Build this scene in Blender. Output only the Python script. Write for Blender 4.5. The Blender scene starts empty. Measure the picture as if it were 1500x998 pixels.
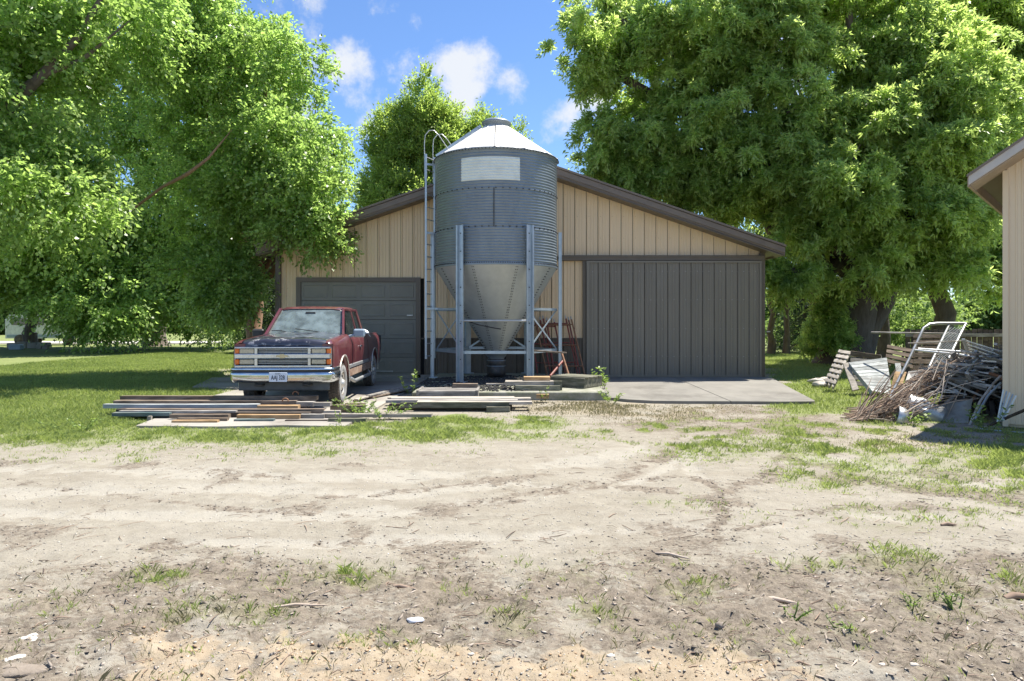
import bpy, math, random
import numpy as np
from mathutils import Vector, Matrix
R = math.radians
random.seed(7); rng = np.random.default_rng(11)
S = bpy.context.scene
col = S.collection

# ------------------------------------------------------------------ camera
CH = 1.6
cd = bpy.data.cameras.new('camera'); cam = bpy.data.objects.new('camera', cd); col.objects.link(cam)
cam.location = (0, 0, CH); cam.rotation_euler = (R(90), 0, 0)
cd.lens = 24; cd.sensor_width = 36; cd.shift_y = -0.0193
cd.clip_start = 0.05; cd.clip_end = 3000
S.camera = cam
S.render.resolution_x = 1024; S.render.resolution_y = 681
S.view_settings.view_transform = 'Standard'; S.view_settings.look = 'None'
S.view_settings.exposure = 1.54; S.view_settings.gamma = 1.0

# ------------------------------------------------------------------ sun and sky
SUN_EL, SUN_AZ = 66.0, 57.0          # high on the right, just behind the barn front
sd = bpy.data.lights.new('sun', 'SUN'); sun = bpy.data.objects.new('sun', sd); col.objects.link(sun)
sd.energy = 3.5; sd.angle = R(0.5); sd.color = (1.0, 0.95, 0.86)
sdir = Vector((math.sin(R(SUN_AZ))*math.cos(R(SUN_EL)), math.cos(R(SUN_AZ))*math.cos(R(SUN_EL)), math.sin(R(SUN_EL))))
sun.rotation_euler = sdir.to_track_quat('Z', 'Y').to_euler()
sun.location = (10, 40, 60)

def dirv(u, v):
    return Vector(((u-750)/1000, 1, -(v-470)/1000)).normalized()
W = bpy.data.worlds.new("World"); S.world = W; W.use_nodes = True
nt = W.node_tree; nt.nodes.clear(); N = nt.nodes; Lk = nt.links
out = N.new('ShaderNodeOutputWorld'); bg = N.new('ShaderNodeBackground'); bg.inputs[1].default_value = 0.102
sky = N.new('ShaderNodeTexSky'); sky.sky_type = 'NISHITA'; sky.sun_disc = False
sky.sun_elevation = R(SUN_EL); sky.sun_rotation = R(SUN_AZ); sky.air_density = 1.0; sky.dust_density = 0.1; sky.ozone_density = 3.0
def wm(op, a, b=None, c=None):
    n = N.new('ShaderNodeMath'); n.operation = op
    for i, x in enumerate((a, b, c)):
        if x is None: continue
        if isinstance(x, (int, float)): n.inputs[i].default_value = x
        else: Lk.new(x, n.inputs[i])
    return n.outputs[0]
tc = N.new('ShaderNodeTexCoord')
nz = N.new('ShaderNodeTexNoise'); nz.inputs['Scale'].default_value = 10; nz.inputs['Detail'].default_value = 12; nz.inputs['Roughness'].default_value = 0.62
nz2 = N.new('ShaderNodeTexNoise'); nz2.inputs['Scale'].default_value = 2.6; nz2.inputs['Detail'].default_value = 3
Lk.new(tc.outputs['Generated'], nz.inputs['Vector']); Lk.new(tc.outputs['Generated'], nz2.inputs['Vector'])
acc = None
blobs = [(500,95,.062,1.0),(470,65,.04,.7),(515,130,.045,.75),(560,80,.035,.5),(590,100,.05,.72),(650,95,.045,.6),(700,105,.06,1.0),(745,125,.05,.95),(690,150,.05,.7),
         (565,25,.03,.45),(610,40,.028,.45),(835,170,.055,1.15),(860,140,.05,.95),(800,160,.025,.35),(1120,90,.08,.8),(250,60,.08,.8),(1300,40,.09,.9)]
for (u, v, r, s) in blobs:
    c = dirv(u, v)
    d = N.new('ShaderNodeVectorMath'); d.operation = 'DISTANCE'; Lk.new(tc.outputs['Generated'], d.inputs[0]); d.inputs[1].default_value = c
    m = N.new('ShaderNodeMapRange'); m.interpolation_type = 'SMOOTHSTEP'
    m.inputs[1].default_value = r*1.5; m.inputs[2].default_value = 0; m.inputs[3].default_value = 0; m.inputs[4].default_value = s
    Lk.new(d.outputs['Value'], m.inputs[0])
    acc = m.outputs[0] if acc is None else wm('MAXIMUM', acc, m.outputs[0])
gen = N.new('ShaderNodeMapRange'); gen.inputs[1].default_value = .5; gen.inputs[2].default_value = .66; gen.inputs[3].default_value = 0; gen.inputs[4].default_value = .85
Lk.new(nz2.outputs[0], gen.inputs[0])
acc = wm('MAXIMUM', acc, gen.outputs[0])
cl = wm('ADD', acc, wm('MULTIPLY', wm('SUBTRACT', nz.outputs[0], .5), 2.7))
cm = N.new('ShaderNodeMapRange'); cm.interpolation_type = 'SMOOTHSTEP'; cm.inputs[1].default_value = .42; cm.inputs[2].default_value = .98
Lk.new(cl, cm.inputs[0])
tint = N.new('ShaderNodeMix'); tint.data_type = 'RGBA'; tint.blend_type = 'MULTIPLY'; tint.inputs[0].default_value = 1
Lk.new(sky.outputs[0], tint.inputs[6]); tint.inputs[7].default_value = (.48, .565, .68, 1)
mixc = N.new('ShaderNodeMix'); mixc.data_type = 'RGBA'
Lk.new(wm('MULTIPLY', cm.outputs[0], .93), mixc.inputs[0]); Lk.new(tint.outputs[2], mixc.inputs[6]); mixc.inputs[7].default_value = (3.05, 3.15, 3.3, 1)
Lk.new(mixc.outputs[2], bg.inputs[0]); Lk.new(bg.outputs[0], out.inputs[0])

# ------------------------------------------------------------------ helpers
def P(u, v, d): return Vector(((u-750)/1000*d, d, CH-(v-470)/1000*d))
FR = {}
def frame(o): return FR.get(o.name, Matrix.Identity(4))
def tag(o, label=None, cat=None, group=None, kind=None):
    if label: o['label'] = label
    if cat: o['category'] = cat
    if group: o['group'] = group
    if kind: o['kind'] = kind
    return o
def thing(name, label, cat, loc=(0,0,0), rz=0.0, group=None):
    o = bpy.data.objects.new(name, None); col.objects.link(o); o.empty_display_size = .2
    o.location = loc; o.rotation_euler = (0, 0, rz)
    FR[o.name] = Matrix.Translation(loc) @ Matrix.Rotation(rz, 4, 'Z')
    return tag(o, label, cat, group)

class MB:
    def __init__(s): s.v = []; s.f = []; s.s = []; s.M = Matrix.Identity(4)
    def add(s, vs, fs, smooth=False):
        b = len(s.v)
        s.v += [tuple(s.M @ Vector(p)) for p in vs]
        s.f += [tuple(b+i for i in f) for f in fs]; s.s += [smooth]*len(fs); return s
    def box(s, c, size, rot=None, ch=0.0):
        hx, hy, hz = [a/2 for a in size]; m = (rot if rot is not None else Matrix.Identity(3)); c = Vector(c)
        if ch <= 0:
            vs = [c + m @ Vector((x*hx, y*hy, z*hz)) for z in (-1,1) for y in (-1,1) for x in (-1,1)]
            return s.add(vs, [(0,2,3,1),(4,5,7,6),(0,1,5,4),(2,6,7,3),(0,4,6,2),(1,3,7,5)])
        ch = min(ch, hx*.6, hy*.6, hz*.6); vs = []; idx = {}
        for z in (-1,1):
            for y in (-1,1):
                for x in (-1,1):
                    for a in range(3):
                        q = [x*(hx-ch), y*(hy-ch), z*(hz-ch)]; q[a] = (x,y,z)[a]*(hx,hy,hz)[a]
                        idx[(x,y,z,a)] = len(vs); vs.append(c + m @ Vector(q))
        fs = []
        def q4(ks):
            pts = [vs[idx[k]] for k in ks]; n = (pts[1]-pts[0]).cross(pts[2]-pts[0])
            ctr = sum(pts, Vector())/len(pts)-c
            ks2 = ks if n.dot(ctr) > 0 else ks[::-1]; fs.append(tuple(idx[k] for k in ks2))
        for a in range(3):
            b1, c1 = (a+1)%3, (a+2)%3
            for sgn in (-1,1):
                ks = []
                for (p, q) in ((-1,-1),(1,-1),(1,1),(-1,1)):
                    t = [0,0,0]; t[a] = sgn; t[b1] = p; t[c1] = q; ks.append((*t, a))
                q4(ks)
            for p in (-1,1):
                for q in (-1,1):
                    ks = []
                    for (sg, ax) in ((-1,b1),(1,b1),(1,c1),(-1,c1)):
                        t = [0,0,0]; t[a] = sg; t[b1] = p; t[c1] = q; ks.append((*t, ax))
                    q4(ks)
        for x in (-1,1):
            for y in (-1,1):
                for z in (-1,1): q4([(x,y,z,0),(x,y,z,1),(x,y,z,2)])
        return s.add(vs, fs)
    def beam(s, p, q, w, h, up=(0,0,1), ch=0.0):
        p, q = Vector(p), Vector(q); d = q-p; L = d.length; d.normalize(); up = Vector(up)
        if abs(d.dot(up)) > .98: up = Vector((0,1,0))
        side = d.cross(up).normalized(); u2 = side.cross(d)
        m = Matrix((d, side, u2)).transposed()
        return s.box((p+q)/2, (L, w, h), m, ch)
    def bowed(s, L, w, h, seed, bow=.012):
        g = random.Random(seed); k = 6; a, b, c = g.uniform(-bow, bow), g.uniform(-bow, bow)*.7, g.uniform(-.03, .03); vs = []
        for i in range(k+1):
            t = i/k*2-1; yo = a*(1-t*t)*L*.5; zo = abs(b)*(t*t)*L*.3; tw = c*t
            ex = (g.uniform(-.008, .008), g.uniform(-.01, .01)) if i in (0, k) else (0, 0)
            for (y, z, e) in ((-w/2, -h/2, 0), (w/2, -h/2, 1), (w/2, h/2, 1), (-w/2, h/2, 0)):
                vs.append((t*L/2+ex[e], y+yo-z*tw+g.uniform(-.002, .002), z+zo+y*tw+g.uniform(-.0015, .0015)))
        fs = [(i*4+j, (i+1)*4+j, (i+1)*4+(j+1) % 4, i*4+(j+1) % 4) for i in range(k) for j in range(4)]+[(0,1,2,3), (k*4+3,k*4+2,k*4+1,k*4)]
        return s.add(vs, [f[::-1] for f in fs])
    def tube(s, pts, r, n=8, caps=True, smooth=True):
        pts = [Vector(p) for p in pts]; k = len(pts)
        rs = r if isinstance(r, (list, tuple)) else [r]*k
        t0 = (pts[1]-pts[0]).normalized(); a = t0.orthogonal().normalized(); vs = []
        for i in range(k):
            t = (pts[min(i+1,k-1)]-pts[max(i-1,0)])
            t = t.normalized() if t.length > 1e-9 else t0
            a = (a - t*a.dot(t)); a = a.normalized() if a.length > 1e-6 else t.orthogonal().normalized()
            b = t.cross(a)
            for j in range(n):
                an = 2*math.pi*j/n; vs.append(pts[i] + (a*math.cos(an)+b*math.sin(an))*rs[i])
        fs = [(i*n+j, i*n+(j+1)%n, (i+1)*n+(j+1)%n, (i+1)*n+j) for i in range(k-1) for j in range(n)]
        s.add(vs, fs, smooth)
        if caps: s.add(vs[:n], [tuple(range(n))[::-1]]); s.add(vs[-n:], [tuple(range(n))])
        return s
    def lathe(s, prof, n=32, c=(0,0,0), axis='z', a0=0, a1=2*math.pi, smooth=True, flip=False):
        c = Vector(c); full = abs(a1-a0-2*math.pi) < 1e-6; m = n if full else n+1; vs = []
        for (r, h) in prof:
            for j in range(m):
                an = a0+(a1-a0)*j/n; x, y = r*math.cos(an), r*math.sin(an)
                vs.append(c + (Vector((x,y,h)) if axis=='z' else Vector((h,x,y)) if axis=='x' else Vector((x,h,y))))
        fs = []
        for i in range(len(prof)-1):
            for j in range(n):
                k = (j+1) % m
                q = (i*m+j, i*m+k, (i+1)*m+k, (i+1)*m+j); fs.append(q[::-1] if flip else q)
        return s.add(vs, fs, smooth)
    def prism(s, poly, axis, a, b):
        # polygon in the two other axes, extruded a..b
        def mk(p, t):
            return {'x': (t, p[0], p[1]), 'y': (p[0], t, p[1]), 'z': (p[0], p[1], t)}[axis]
        n = len(poly); vs = [mk(p, a) for p in poly]+[mk(p, b) for p in poly]
        fs = [tuple(range(n)), tuple(range(n, 2*n))[::-1]]+[(i, n+i, n+(i+1)%n, (i+1)%n) for i in range(n)]
        return s.add(vs, fs)
    def grid(s, pts, smooth=True):
        nr, nc = len(pts), len(pts[0]); vs = [p for r in pts for p in r]
        return s.add(vs, [(i*nc+j, i*nc+j+1, (i+1)*nc+j+1, (i+1)*nc+j) for i in range(nr-1) for j in range(nc-1)], smooth)
    def mesh(s, name, m, off=(0,0,0)):
        me = bpy.data.meshes.new(name); off = Vector(off)
        me.from_pydata([Vector(p)-off for p in s.v], [], s.f)
        me.polygons.foreach_set('use_smooth', s.s)
        if m: me.materials.append(m)
        me.update(); return me
    def build(s, name, m, parent=None, world=True, label=None, cat=None, group=None, kind=None, fix=False):
        """world=True: coordinates are in world space and are moved into the parent's frame"""
        off = Vector((0,0,0))
        if parent is None:
            a = np.array(s.v); off = Vector(((a[:,0].min()+a[:,0].max())/2, (a[:,1].min()+a[:,1].max())/2, a[:,2].min()))
        elif world:
            inv = frame(parent).inverted(); s.v = [tuple(inv @ Vector(p)) for p in s.v]
        me = s.mesh(name, m, off)
        if fix:
            import bmesh
            bm = bmesh.new(); bm.from_mesh(me); bmesh.ops.recalc_face_normals(bm, faces=bm.faces); bm.to_mesh(me); bm.free()
        o = bpy.data.objects.new(name, me); col.objects.link(o)
        if parent is not None: o.parent = parent; FR[o.name] = frame(parent)
        else: o.location = off; FR[o.name] = Matrix.Translation(off)
        return tag(o, label, cat, group, kind)
def inst(me, name, parent, loc, rot=(0,0,0)):
    o = bpy.data.objects.new(name, me); col.objects.link(o); o.parent = parent
    o.location = loc; o.rotation_euler = rot; return o

# ------------------------------------------------------------------ materials
def newmat(name):
    m = bpy.data.materials.new(name); m.use_nodes = True; return m, m.node_tree, m.node_tree.nodes['Principled BSDF']
def mat(name, c, rough=.6, metal=0.0, var=.15, scale=6.0, bump=0.0, bscale=None, c2=None, stretch=(1,1,1), spec=.5, thr=None, detail=6, island=0.0, coat=0.0, c3=None, s3=1.5, t3=(.5,.65), m3=1.0, objvar=0.0):
    """Principled surface: base colour varied by noise (to c2 if given), optional second stain c3, fine bump."""
    m, t, b = newmat(name); n = t.nodes; l = t.links
    tcn = n.new('ShaderNodeTexCoord'); mp = n.new('ShaderNodeMapping'); mp.inputs['Scale'].default_value = stretch
    l.new(tcn.outputs['Object'], mp.inputs[0])
    oi = n.new('ShaderNodeObjectInfo'); ad = n.new('ShaderNodeVectorMath'); ad.operation = 'MULTIPLY_ADD'
    ad.inputs[1].default_value = (37, 53, 71)
    cmb = n.new('ShaderNodeCombineXYZ'); [l.new(oi.outputs['Random'], cmb.inputs[i]) for i in range(3)]
    l.new(cmb.outputs[0], ad.inputs[0]); l.new(mp.outputs[0], ad.inputs[2])
    nz = n.new('ShaderNodeTexNoise'); nz.inputs['Scale'].default_value = scale; nz.inputs['Detail'].default_value = detail; nz.inputs['Roughness'].default_value = .62
    l.new(ad.outputs[0], nz.inputs['Vector'])
    mr = n.new('ShaderNodeMapRange'); lo, hi = thr if thr else (.3, .7); mr.inputs[1].default_value = lo; mr.inputs[2].default_value = hi
    l.new(nz.outputs[0], mr.inputs[0])
    mx = n.new('ShaderNodeMix'); mx.data_type = 'RGBA'; l.new(mr.outputs[0], mx.inputs[0])
    if c2 is None: ca = tuple(x*(1-var) for x in c); cb = tuple(min(1, x*(1+var)) for x in c)
    else: ca, cb = c, c2
    mx.inputs[6].default_value = (*ca, 1); mx.inputs[7].default_value = (*cb, 1); o = mx.outputs[2]
    if c3 is not None:
        n3 = n.new('ShaderNodeTexNoise'); n3.inputs['Scale'].default_value = s3; n3.inputs['Detail'].default_value = 8; n3.inputs['Roughness'].default_value = .68
        l.new(ad.outputs[0], n3.inputs['Vector'])
        r3 = n.new('ShaderNodeMapRange'); r3.inputs[1].default_value = t3[0]; r3.inputs[2].default_value = t3[1]; r3.inputs[4].default_value = m3; l.new(n3.outputs[0], r3.inputs[0])
        m3n = n.new('ShaderNodeMix'); m3n.data_type = 'RGBA'; l.new(r3.outputs[0], m3n.inputs[0]); l.new(o, m3n.inputs[6]); m3n.inputs[7].default_value = (*c3, 1); o = m3n.outputs[2]
    if island > 0:
        hs = n.new('ShaderNodeHueSaturation'); l.new(o, hs.inputs['Color'])
        ma = n.new('ShaderNodeMapRange'); ma.inputs[3].default_value = 1-island; ma.inputs[4].default_value = 1+island
        g = n.new('ShaderNodeNewGeometry'); l.new(g.outputs['Random Per Island'], ma.inputs[0]); l.new(ma.outputs[0], hs.inputs['Value']); o = hs.outputs[0]
    if objvar > 0:
        hv = n.new('ShaderNodeHueSaturation'); l.new(o, hv.inputs['Color']); mv = n.new('ShaderNodeMapRange'); mv.inputs[3].default_value = 1-objvar; mv.inputs[4].default_value = 1+objvar
        l.new(oi.outputs['Random'], mv.inputs[0]); l.new(mv.outputs[0], hv.inputs['Value']); o = hv.outputs[0]
    l.new(o, b.inputs['Base Color'])
    b.inputs['Roughness'].default_value = rough; b.inputs['Metallic'].default_value = metal
    b.inputs['Specular IOR Level'].default_value = spec; b.inputs['Coat Weight'].default_value = coat
    if bump > 0:
        bn = n.new('ShaderNodeTexNoise'); bn.inputs['Scale'].default_value = bscale or scale*4; bn.inputs['Detail'].default_value = 5
        l.new(ad.outputs[0], bn.inputs['Vector'])
        bp = n.new('ShaderNodeBump'); bp.inputs['Strength'].default_value = bump; bp.inputs['Distance'].default_value = .01
        l.new(bn.outputs[0], bp.inputs['Height']); l.new(bp.outputs[0], b.inputs['Normal'])
    return m

M = {}
M['tan'] = mat('tan_siding_paint', (.80,.61,.385), .5, var=.05, scale=1.2, stretch=(1,1,.3), c3=(.68,.51,.32), s3=.8, t3=(.5,.8), m3=.5)
M['tan2'] = mat('tan_shed_paint', (.74,.60,.41), .5, var=.05, scale=1.2, stretch=(1,1,.3), c3=(.58,.46,.32), s3=1.2, t3=(.5,.8), m3=.5)
M['brown'] = mat('brown_steel_paint', (.14,.112,.082), .45, var=.12, scale=2, c3=(.16,.135,.11), s3=1.1, t3=(.5,.8), m3=.4)
M['door'] = mat('charcoal_door_paint', (.215,.19,.148), .42, var=.1, scale=1.5, stretch=(1,1,.25), c3=(.22,.215,.195), s3=2.2, t3=(.55,.8), m3=.4)
M['gdoor'] = mat('grey_garage_door_paint', (.21,.20,.165), .5, var=.1, scale=2)
M['roof'] = mat('brown_roof_steel', (.18,.14,.105), .45, var=.12, scale=3)
M['soffit'] = mat('brown_soffit', (.38,.30,.22), .6, var=.15, scale=3)
M['gap'] = mat('dark_backing', (.02,.018,.016), .9)  # near-black paints the shade line beside the ribs into the panel gaps
M['galv'] = mat('weathered_galvanised_steel', (.235,.275,.305), .45, metal=.35, var=.12, scale=2.5, stretch=(1,1,.5), bump=.05, c3=(.32,.35,.365), s3=2, t3=(.5,.8), m3=.4)
M['galv2'] = mat('dull_galvanised_hopper', (.46,.485,.485), .48, metal=.5, var=.1, scale=4, c3=(.50,.52,.50), s3=12, t3=(.45,.7), m3=.55, bump=.05)
M['galvr'] = mat('bright_galvanised_roof', (.70,.68,.63), .5, metal=.2, var=.08, scale=3)
M['leg'] = mat('blue_grey_steel_legs', (.44,.51,.56), .4, metal=.5, var=.12, scale=5, c3=(.45,.5,.53), s3=7, t3=(.5,.75), m3=.5)
M['bolt'] = mat('dark_bolt', (.06,.06,.06), .6, metal=.5)
M['white'] = mat('faded_white_paint', (.74,.78,.73), .6, var=.07, scale=5, c3=(.5,.55,.53), s3=4, t3=(.5,.75), m3=.5)
M['iron'] = mat('dark_iron', (.07,.07,.07), .5, metal=.5, var=.3, c3=(.16,.12,.09), s3=6)
M['conc'] = mat('weathered_concrete', (.33,.305,.265), .9, var=.2, scale=2.2, bump=.5, bscale=60, c3=(.17,.15,.125), s3=1.1, t3=(.45,.62), m3=.8)
M['conc2'] = mat('mossy_concrete_curb', (.30,.29,.24), .9, var=.2, scale=4, bump=.6, bscale=40, c3=(.16,.17,.10), s3=3, t3=(.4,.65))
def wood(name, c, c2, streak=7, **k):
    k.setdefault('objvar', .28)
    k.setdefault('c3', tuple(x*.42 for x in c)); k.setdefault('s3', 5); k.setdefault('t3', (.5, .72)); k.setdefault('m3', .75)
    return mat(name, tuple(x*.58 for x in c), .9, c2=tuple(x*.74 for x in c2), scale=9, stretch=(.35, streak/4, streak/4), bump=.6, bscale=12, thr=(.38,.62), spec=.2, **k)
M['w_grey'] = wood('grey_weathered_wood', (.30,.275,.245), (.46,.43,.39))
M['w_brown'] = wood('brown_weathered_wood', (.20,.15,.11), (.33,.26,.2))
M['w_pale'] = wood('pale_weathered_wood', (.46,.41,.34), (.60,.54,.47))
M['w_orange'] = wood('fresh_orange_wood', (.50,.32,.16), (.64,.44,.25))
M['w_teal'] = wood('teal_painted_wood', (.13,.22,.22), (.25,.32,.32), c3=(.3,.28,.25), s3=5, t3=(.5,.65))
M['w_white'] = wood('flaking_white_painted_wood', (.50,.53,.52), (.66,.68,.66), c3=(.27,.26,.24), s3=3.0, t3=(.52,.66))
M['w_dark'] = wood('dark_damp_wood', (.10,.08,.065), (.18,.145,.115))
M['w_green'] = wood('greenish_old_wood', (.20,.20,.14), (.33,.31,.24))
M['red'] = mat('faded_red_steel', (.25,.045,.035), .55, var=.3, scale=8, c3=(.17,.09,.06), s3=9, t3=(.45,.65))
M['rust'] = mat('rusty_steel', (.26,.13,.07), .8, var=.35, scale=10)
M['alu'] = mat('dull_aluminium', (.5,.51,.51), .4, metal=.7, var=.15, scale=6, c3=(.3,.27,.23), s3=4, t3=(.55,.75))
M['sheet'] = mat('dirty_pale_sheet_metal', (.42,.44,.41), .5, metal=.3, var=.1, scale=4, c3=(.25,.23,.2), s3=5, t3=(.5,.7))
M['black'] = mat('black_plastic', (.03,.03,.032), .5, var=.3)
M['paint'] = mat('faded_maroon_paint', (.125,.03,.036), .3, var=.25, scale=3, coat=.5, c3=(.30,.19,.165), s3=2.2, t3=(.5,.8), m3=.55, stretch=(1.5,1.5,.7))
M['hood'] = mat('peeling_black_hood_paint', (.035,.035,.05), .28, var=.3, scale=6, coat=.7, c3=(.36,.35,.37), s3=7, t3=(.55,.62), m3=.85)
M['mud'] = mat('muddy_rocker_paint', (.22,.13,.09), .75, var=.3, scale=7, c3=(.40,.30,.22), s3=4, t3=(.4,.7))
M['chrome'] = mat('dull_chrome', (.58,.62,.65), .2, metal=1.0, var=.1, scale=5, c3=(.36,.36,.34), s3=7, t3=(.5,.75), m3=.6)
M['glass'] = mat('dusty_window_glass', (.06,.075,.07), .08, var=.3, coat=1)
def glassmat(name, dust, dcol, fac):
    m, t, b = newmat(name); n = t.nodes; l = t.links
    b.inputs['Base Color'].default_value = (*dcol, 1); b.inputs['Roughness'].default_value = .12; b.inputs['Specular IOR Level'].default_value = .8; b.inputs['Coat Weight'].default_value = 1.0
    tr = n.new('ShaderNodeBsdfTransparent'); tr.inputs[0].default_value = (.75,.85,.8,1)
    tx = n.new('ShaderNodeTexCoord'); nz = n.new('ShaderNodeTexNoise'); nz.inputs['Scale'].default_value = 5; nz.inputs['Detail'].default_value = 6
    l.new(tx.outputs['Object'], nz.inputs['Vector'])
    mr = n.new('ShaderNodeMapRange'); mr.inputs[1].default_value = .3; mr.inputs[2].default_value = .7; mr.inputs[3].default_value = dust-.28; mr.inputs[4].default_value = min(1, dust+.22)
    l.new(nz.outputs[0], mr.inputs[0])
    mx = n.new('ShaderNodeMixShader'); l.new(mr.outputs[0], mx.inputs[0]); l.new(tr.outputs[0], mx.inputs[1]); l.new(b.outputs[0], mx.inputs[2])
    l.new(mx.outputs[0], n['Material Output'].inputs[0]); return m
M['wshield'] = glassmat('dusty_windshield', .62, (.23,.285,.275), .5)
M['sglass'] = glassmat('tinted_side_glass', .5, (.06,.07,.065), .5)
M['lens'] = mat('yellowed_headlight_lens', (.50,.45,.33), .12, var=.2, scale=25, coat=1)
M['amber'] = mat('amber_lens', (.75,.16,.01), .2, var=.15, scale=20, coat=1)
M['gold'] = mat('worn_gold_emblem', (.55,.46,.27), .4, metal=.4)
M['tyre'] = mat('dusty_tyre_rubber', (.075,.065,.055), .9, var=.35, scale=14, bump=.6, bscale=45, c3=(.22,.17,.13), s3=5, t3=(.4,.7), m3=.7)
M['wall_rub'] = mat('whitened_sidewall', (.20,.20,.2), .8, var=.25, scale=12, c3=(.38,.37,.35), s3=4, t3=(.42,.6))
M['rim'] = mat('dirty_chrome_rim', (.62,.60,.56), .4, metal=.6, var=.2, scale=9, c3=(.35,.28,.2), s3=6, t3=(.5,.7))
M['plate'] = mat('licence_plate_white', (.60,.68,.80), .4, var=.04)
M['ink'] = mat('plate_ink', (.03,.035,.06), .5)
M['mirror'] = mat('grey_blue_mirror_shell', (.26,.33,.40), .4, var=.12, scale=7)
M['seat'] = mat('grey_seat_cloth', (.09,.085,.085), .9)
M['bark'] = mat('dark_bark', (.085,.067,.052), .95, c2=(.17,.14,.115), scale=5, stretch=(2,2,.5), bump=1.0, bscale=20)
M['bark2'] = mat('reddish_bark', (.24,.14,.09), .95, c2=(.34,.22,.15), scale=5, stretch=(2,2,.5), bump=.8, bscale=20)
M['twig'] = mat('dry_brown_twigs', (.17,.115,.08), .9, c2=(.34,.25,.185), scale=3, island=.5)
M['twig2'] = mat('pale_dry_sticks', (.36,.28,.21), .9, c2=(.52,.44,.36), scale=3, island=.35)
M['stone'] = mat('pale_gravel_stones', (.44,.40,.34), .9, var=.1, scale=9, island=.4)
M['clod'] = mat('dirt_clods', (.16,.13,.10), .95, c2=(.28,.235,.19), scale=9, bump=.5, bscale=60, island=.35)
M['chip'] = mat('wood_chips', (.26,.21,.165), .9, c2=(.40,.34,.28), scale=7, island=.5)
M['van'] = mat('white_van_paint', (.7,.7,.7), .35)
M['rock'] = mat('white_limestone', (.55,.51,.44), .85, var=.08, scale=8, bump=.6, bscale=25)
M['foil'] = mat('crumpled_white_plastic', (.72,.72,.74), .4, var=.1, scale=14)
M['bin_shade'] = mat('bin_shade_gravel', (.035,.033,.033), .95, c2=(.09,.085,.08), scale=25, bump=.8, bscale=50)  # near-black puts the bin's shade into the gravel colour

def leafmat(name, dark, light, trans, rough=.42, tl=.38):
    m, t, b = newmat(name); n = t.nodes; l = t.links
    at = n.new('ShaderNodeAttribute'); at.attribute_name = 'tint'
    mx = n.new('ShaderNodeMix'); mx.data_type = 'RGBA'; l.new(at.outputs['Fac'], mx.inputs[0])
    mx.inputs[6].default_value = (*dark, 1); mx.inputs[7].default_value = (*light, 1)
    l.new(mx.outputs[2], b.inputs['Base Color']); b.inputs['Roughness'].default_value = rough; b.inputs['Specular IOR Level'].default_value = .45
    tr = n.new('ShaderNodeBsdfTranslucent'); m2 = n.new('ShaderNodeMix'); m2.data_type = 'RGBA'; l.new(at.outputs['Fac'], m2.inputs[0])
    m2.inputs[6].default_value = (*[x*.8 for x in trans], 1); m2.inputs[7].default_value = (*[min(1, x*1.25) for x in trans], 1)
    l.new(m2.outputs[2], tr.inputs[0])
    ms = n.new('ShaderNodeMixShader'); ms.inputs[0].default_value = tl
    l.new(b.outputs[0], ms.inputs[1]); l.new(tr.outputs[0], ms.inputs[2]); l.new(ms.outputs[0], n['Material Output'].inputs[0])
    return m
M['leafA'] = leafmat('glossy_elm_leaves', (.085,.155,.04), (.37,.47,.19), (.50,.72,.17), .30, .55)
M['leafB'] = leafmat('silver_maple_leaves', (.13,.215,.06), (.47,.57,.22), (.64,.84,.22), .40, .6)
M['leafC'] = leafmat('yellow_green_leaves', (.13,.21,.04), (.40,.48,.14), (.56,.74,.15), .5, .5)
M['leafD'] = leafmat('dark_evergreen_needles', (.03,.055,.025), (.06,.10,.04), (.1,.18,.05), .6, .2)
M['leafF'] = leafmat('far_hedgerow_leaves', (.10,.17,.05), (.19,.28,.08), (.40,.55,.13), .6, .4)
M['grass'] = leafmat('grass_blades', (.13,.19,.045), (.29,.33,.11), (.45,.55,.14), .6, .4)
M['grassdry'] = leafmat('dry_grass_blades', (.10,.09,.055), (.30,.27,.16), (.32,.3,.12), .7, .25)
M['weed'] = leafmat('weed_leaves', (.13,.19,.05), (.24,.32,.10), (.34,.5,.08), .5, .35)

# ------------------------------------------------------------------ numpy noise and ground shape
def vnoise(x, y, seed):
    r = np.random.default_rng(seed).random((256, 256))
    xi = np.floor(x).astype(int); yi = np.floor(y).astype(int); fx = x-xi; fy = y-yi
    fx = fx*fx*(3-2*fx); fy = fy*fy*(3-2*fy)
    a = r[xi & 255, yi & 255]; b = r[(xi+1) & 255, yi & 255]; c = r[xi & 255, (yi+1) & 255]; d = r[(xi+1) & 255, (yi+1) & 255]
    return (a*(1-fx)+b*fx)*(1-fy)+(c*(1-fx)+d*fx)*fy-.5
def fbm(x, y, f, seed, o=5, g=.55):
    s = 0; a = 1
    for i in range(o): s = s+a*vnoise(x*f+17*i, y*f-9*i, seed+i); f *= 2.03; a *= g
    return s
def sm(a, b, x):
    t = np.clip((x-a)/(b-a), 0, 1); return t*t*(3-2*t)
def uv(x, y):
    y = np.maximum(y, .8); return 750+1000*x/y, 470+1600/y
def blob(u, v, cu, cv, ru, rv): return np.exp(-(((u-cu)/ru)**2+((v-cv)/rv)**2))
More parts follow.
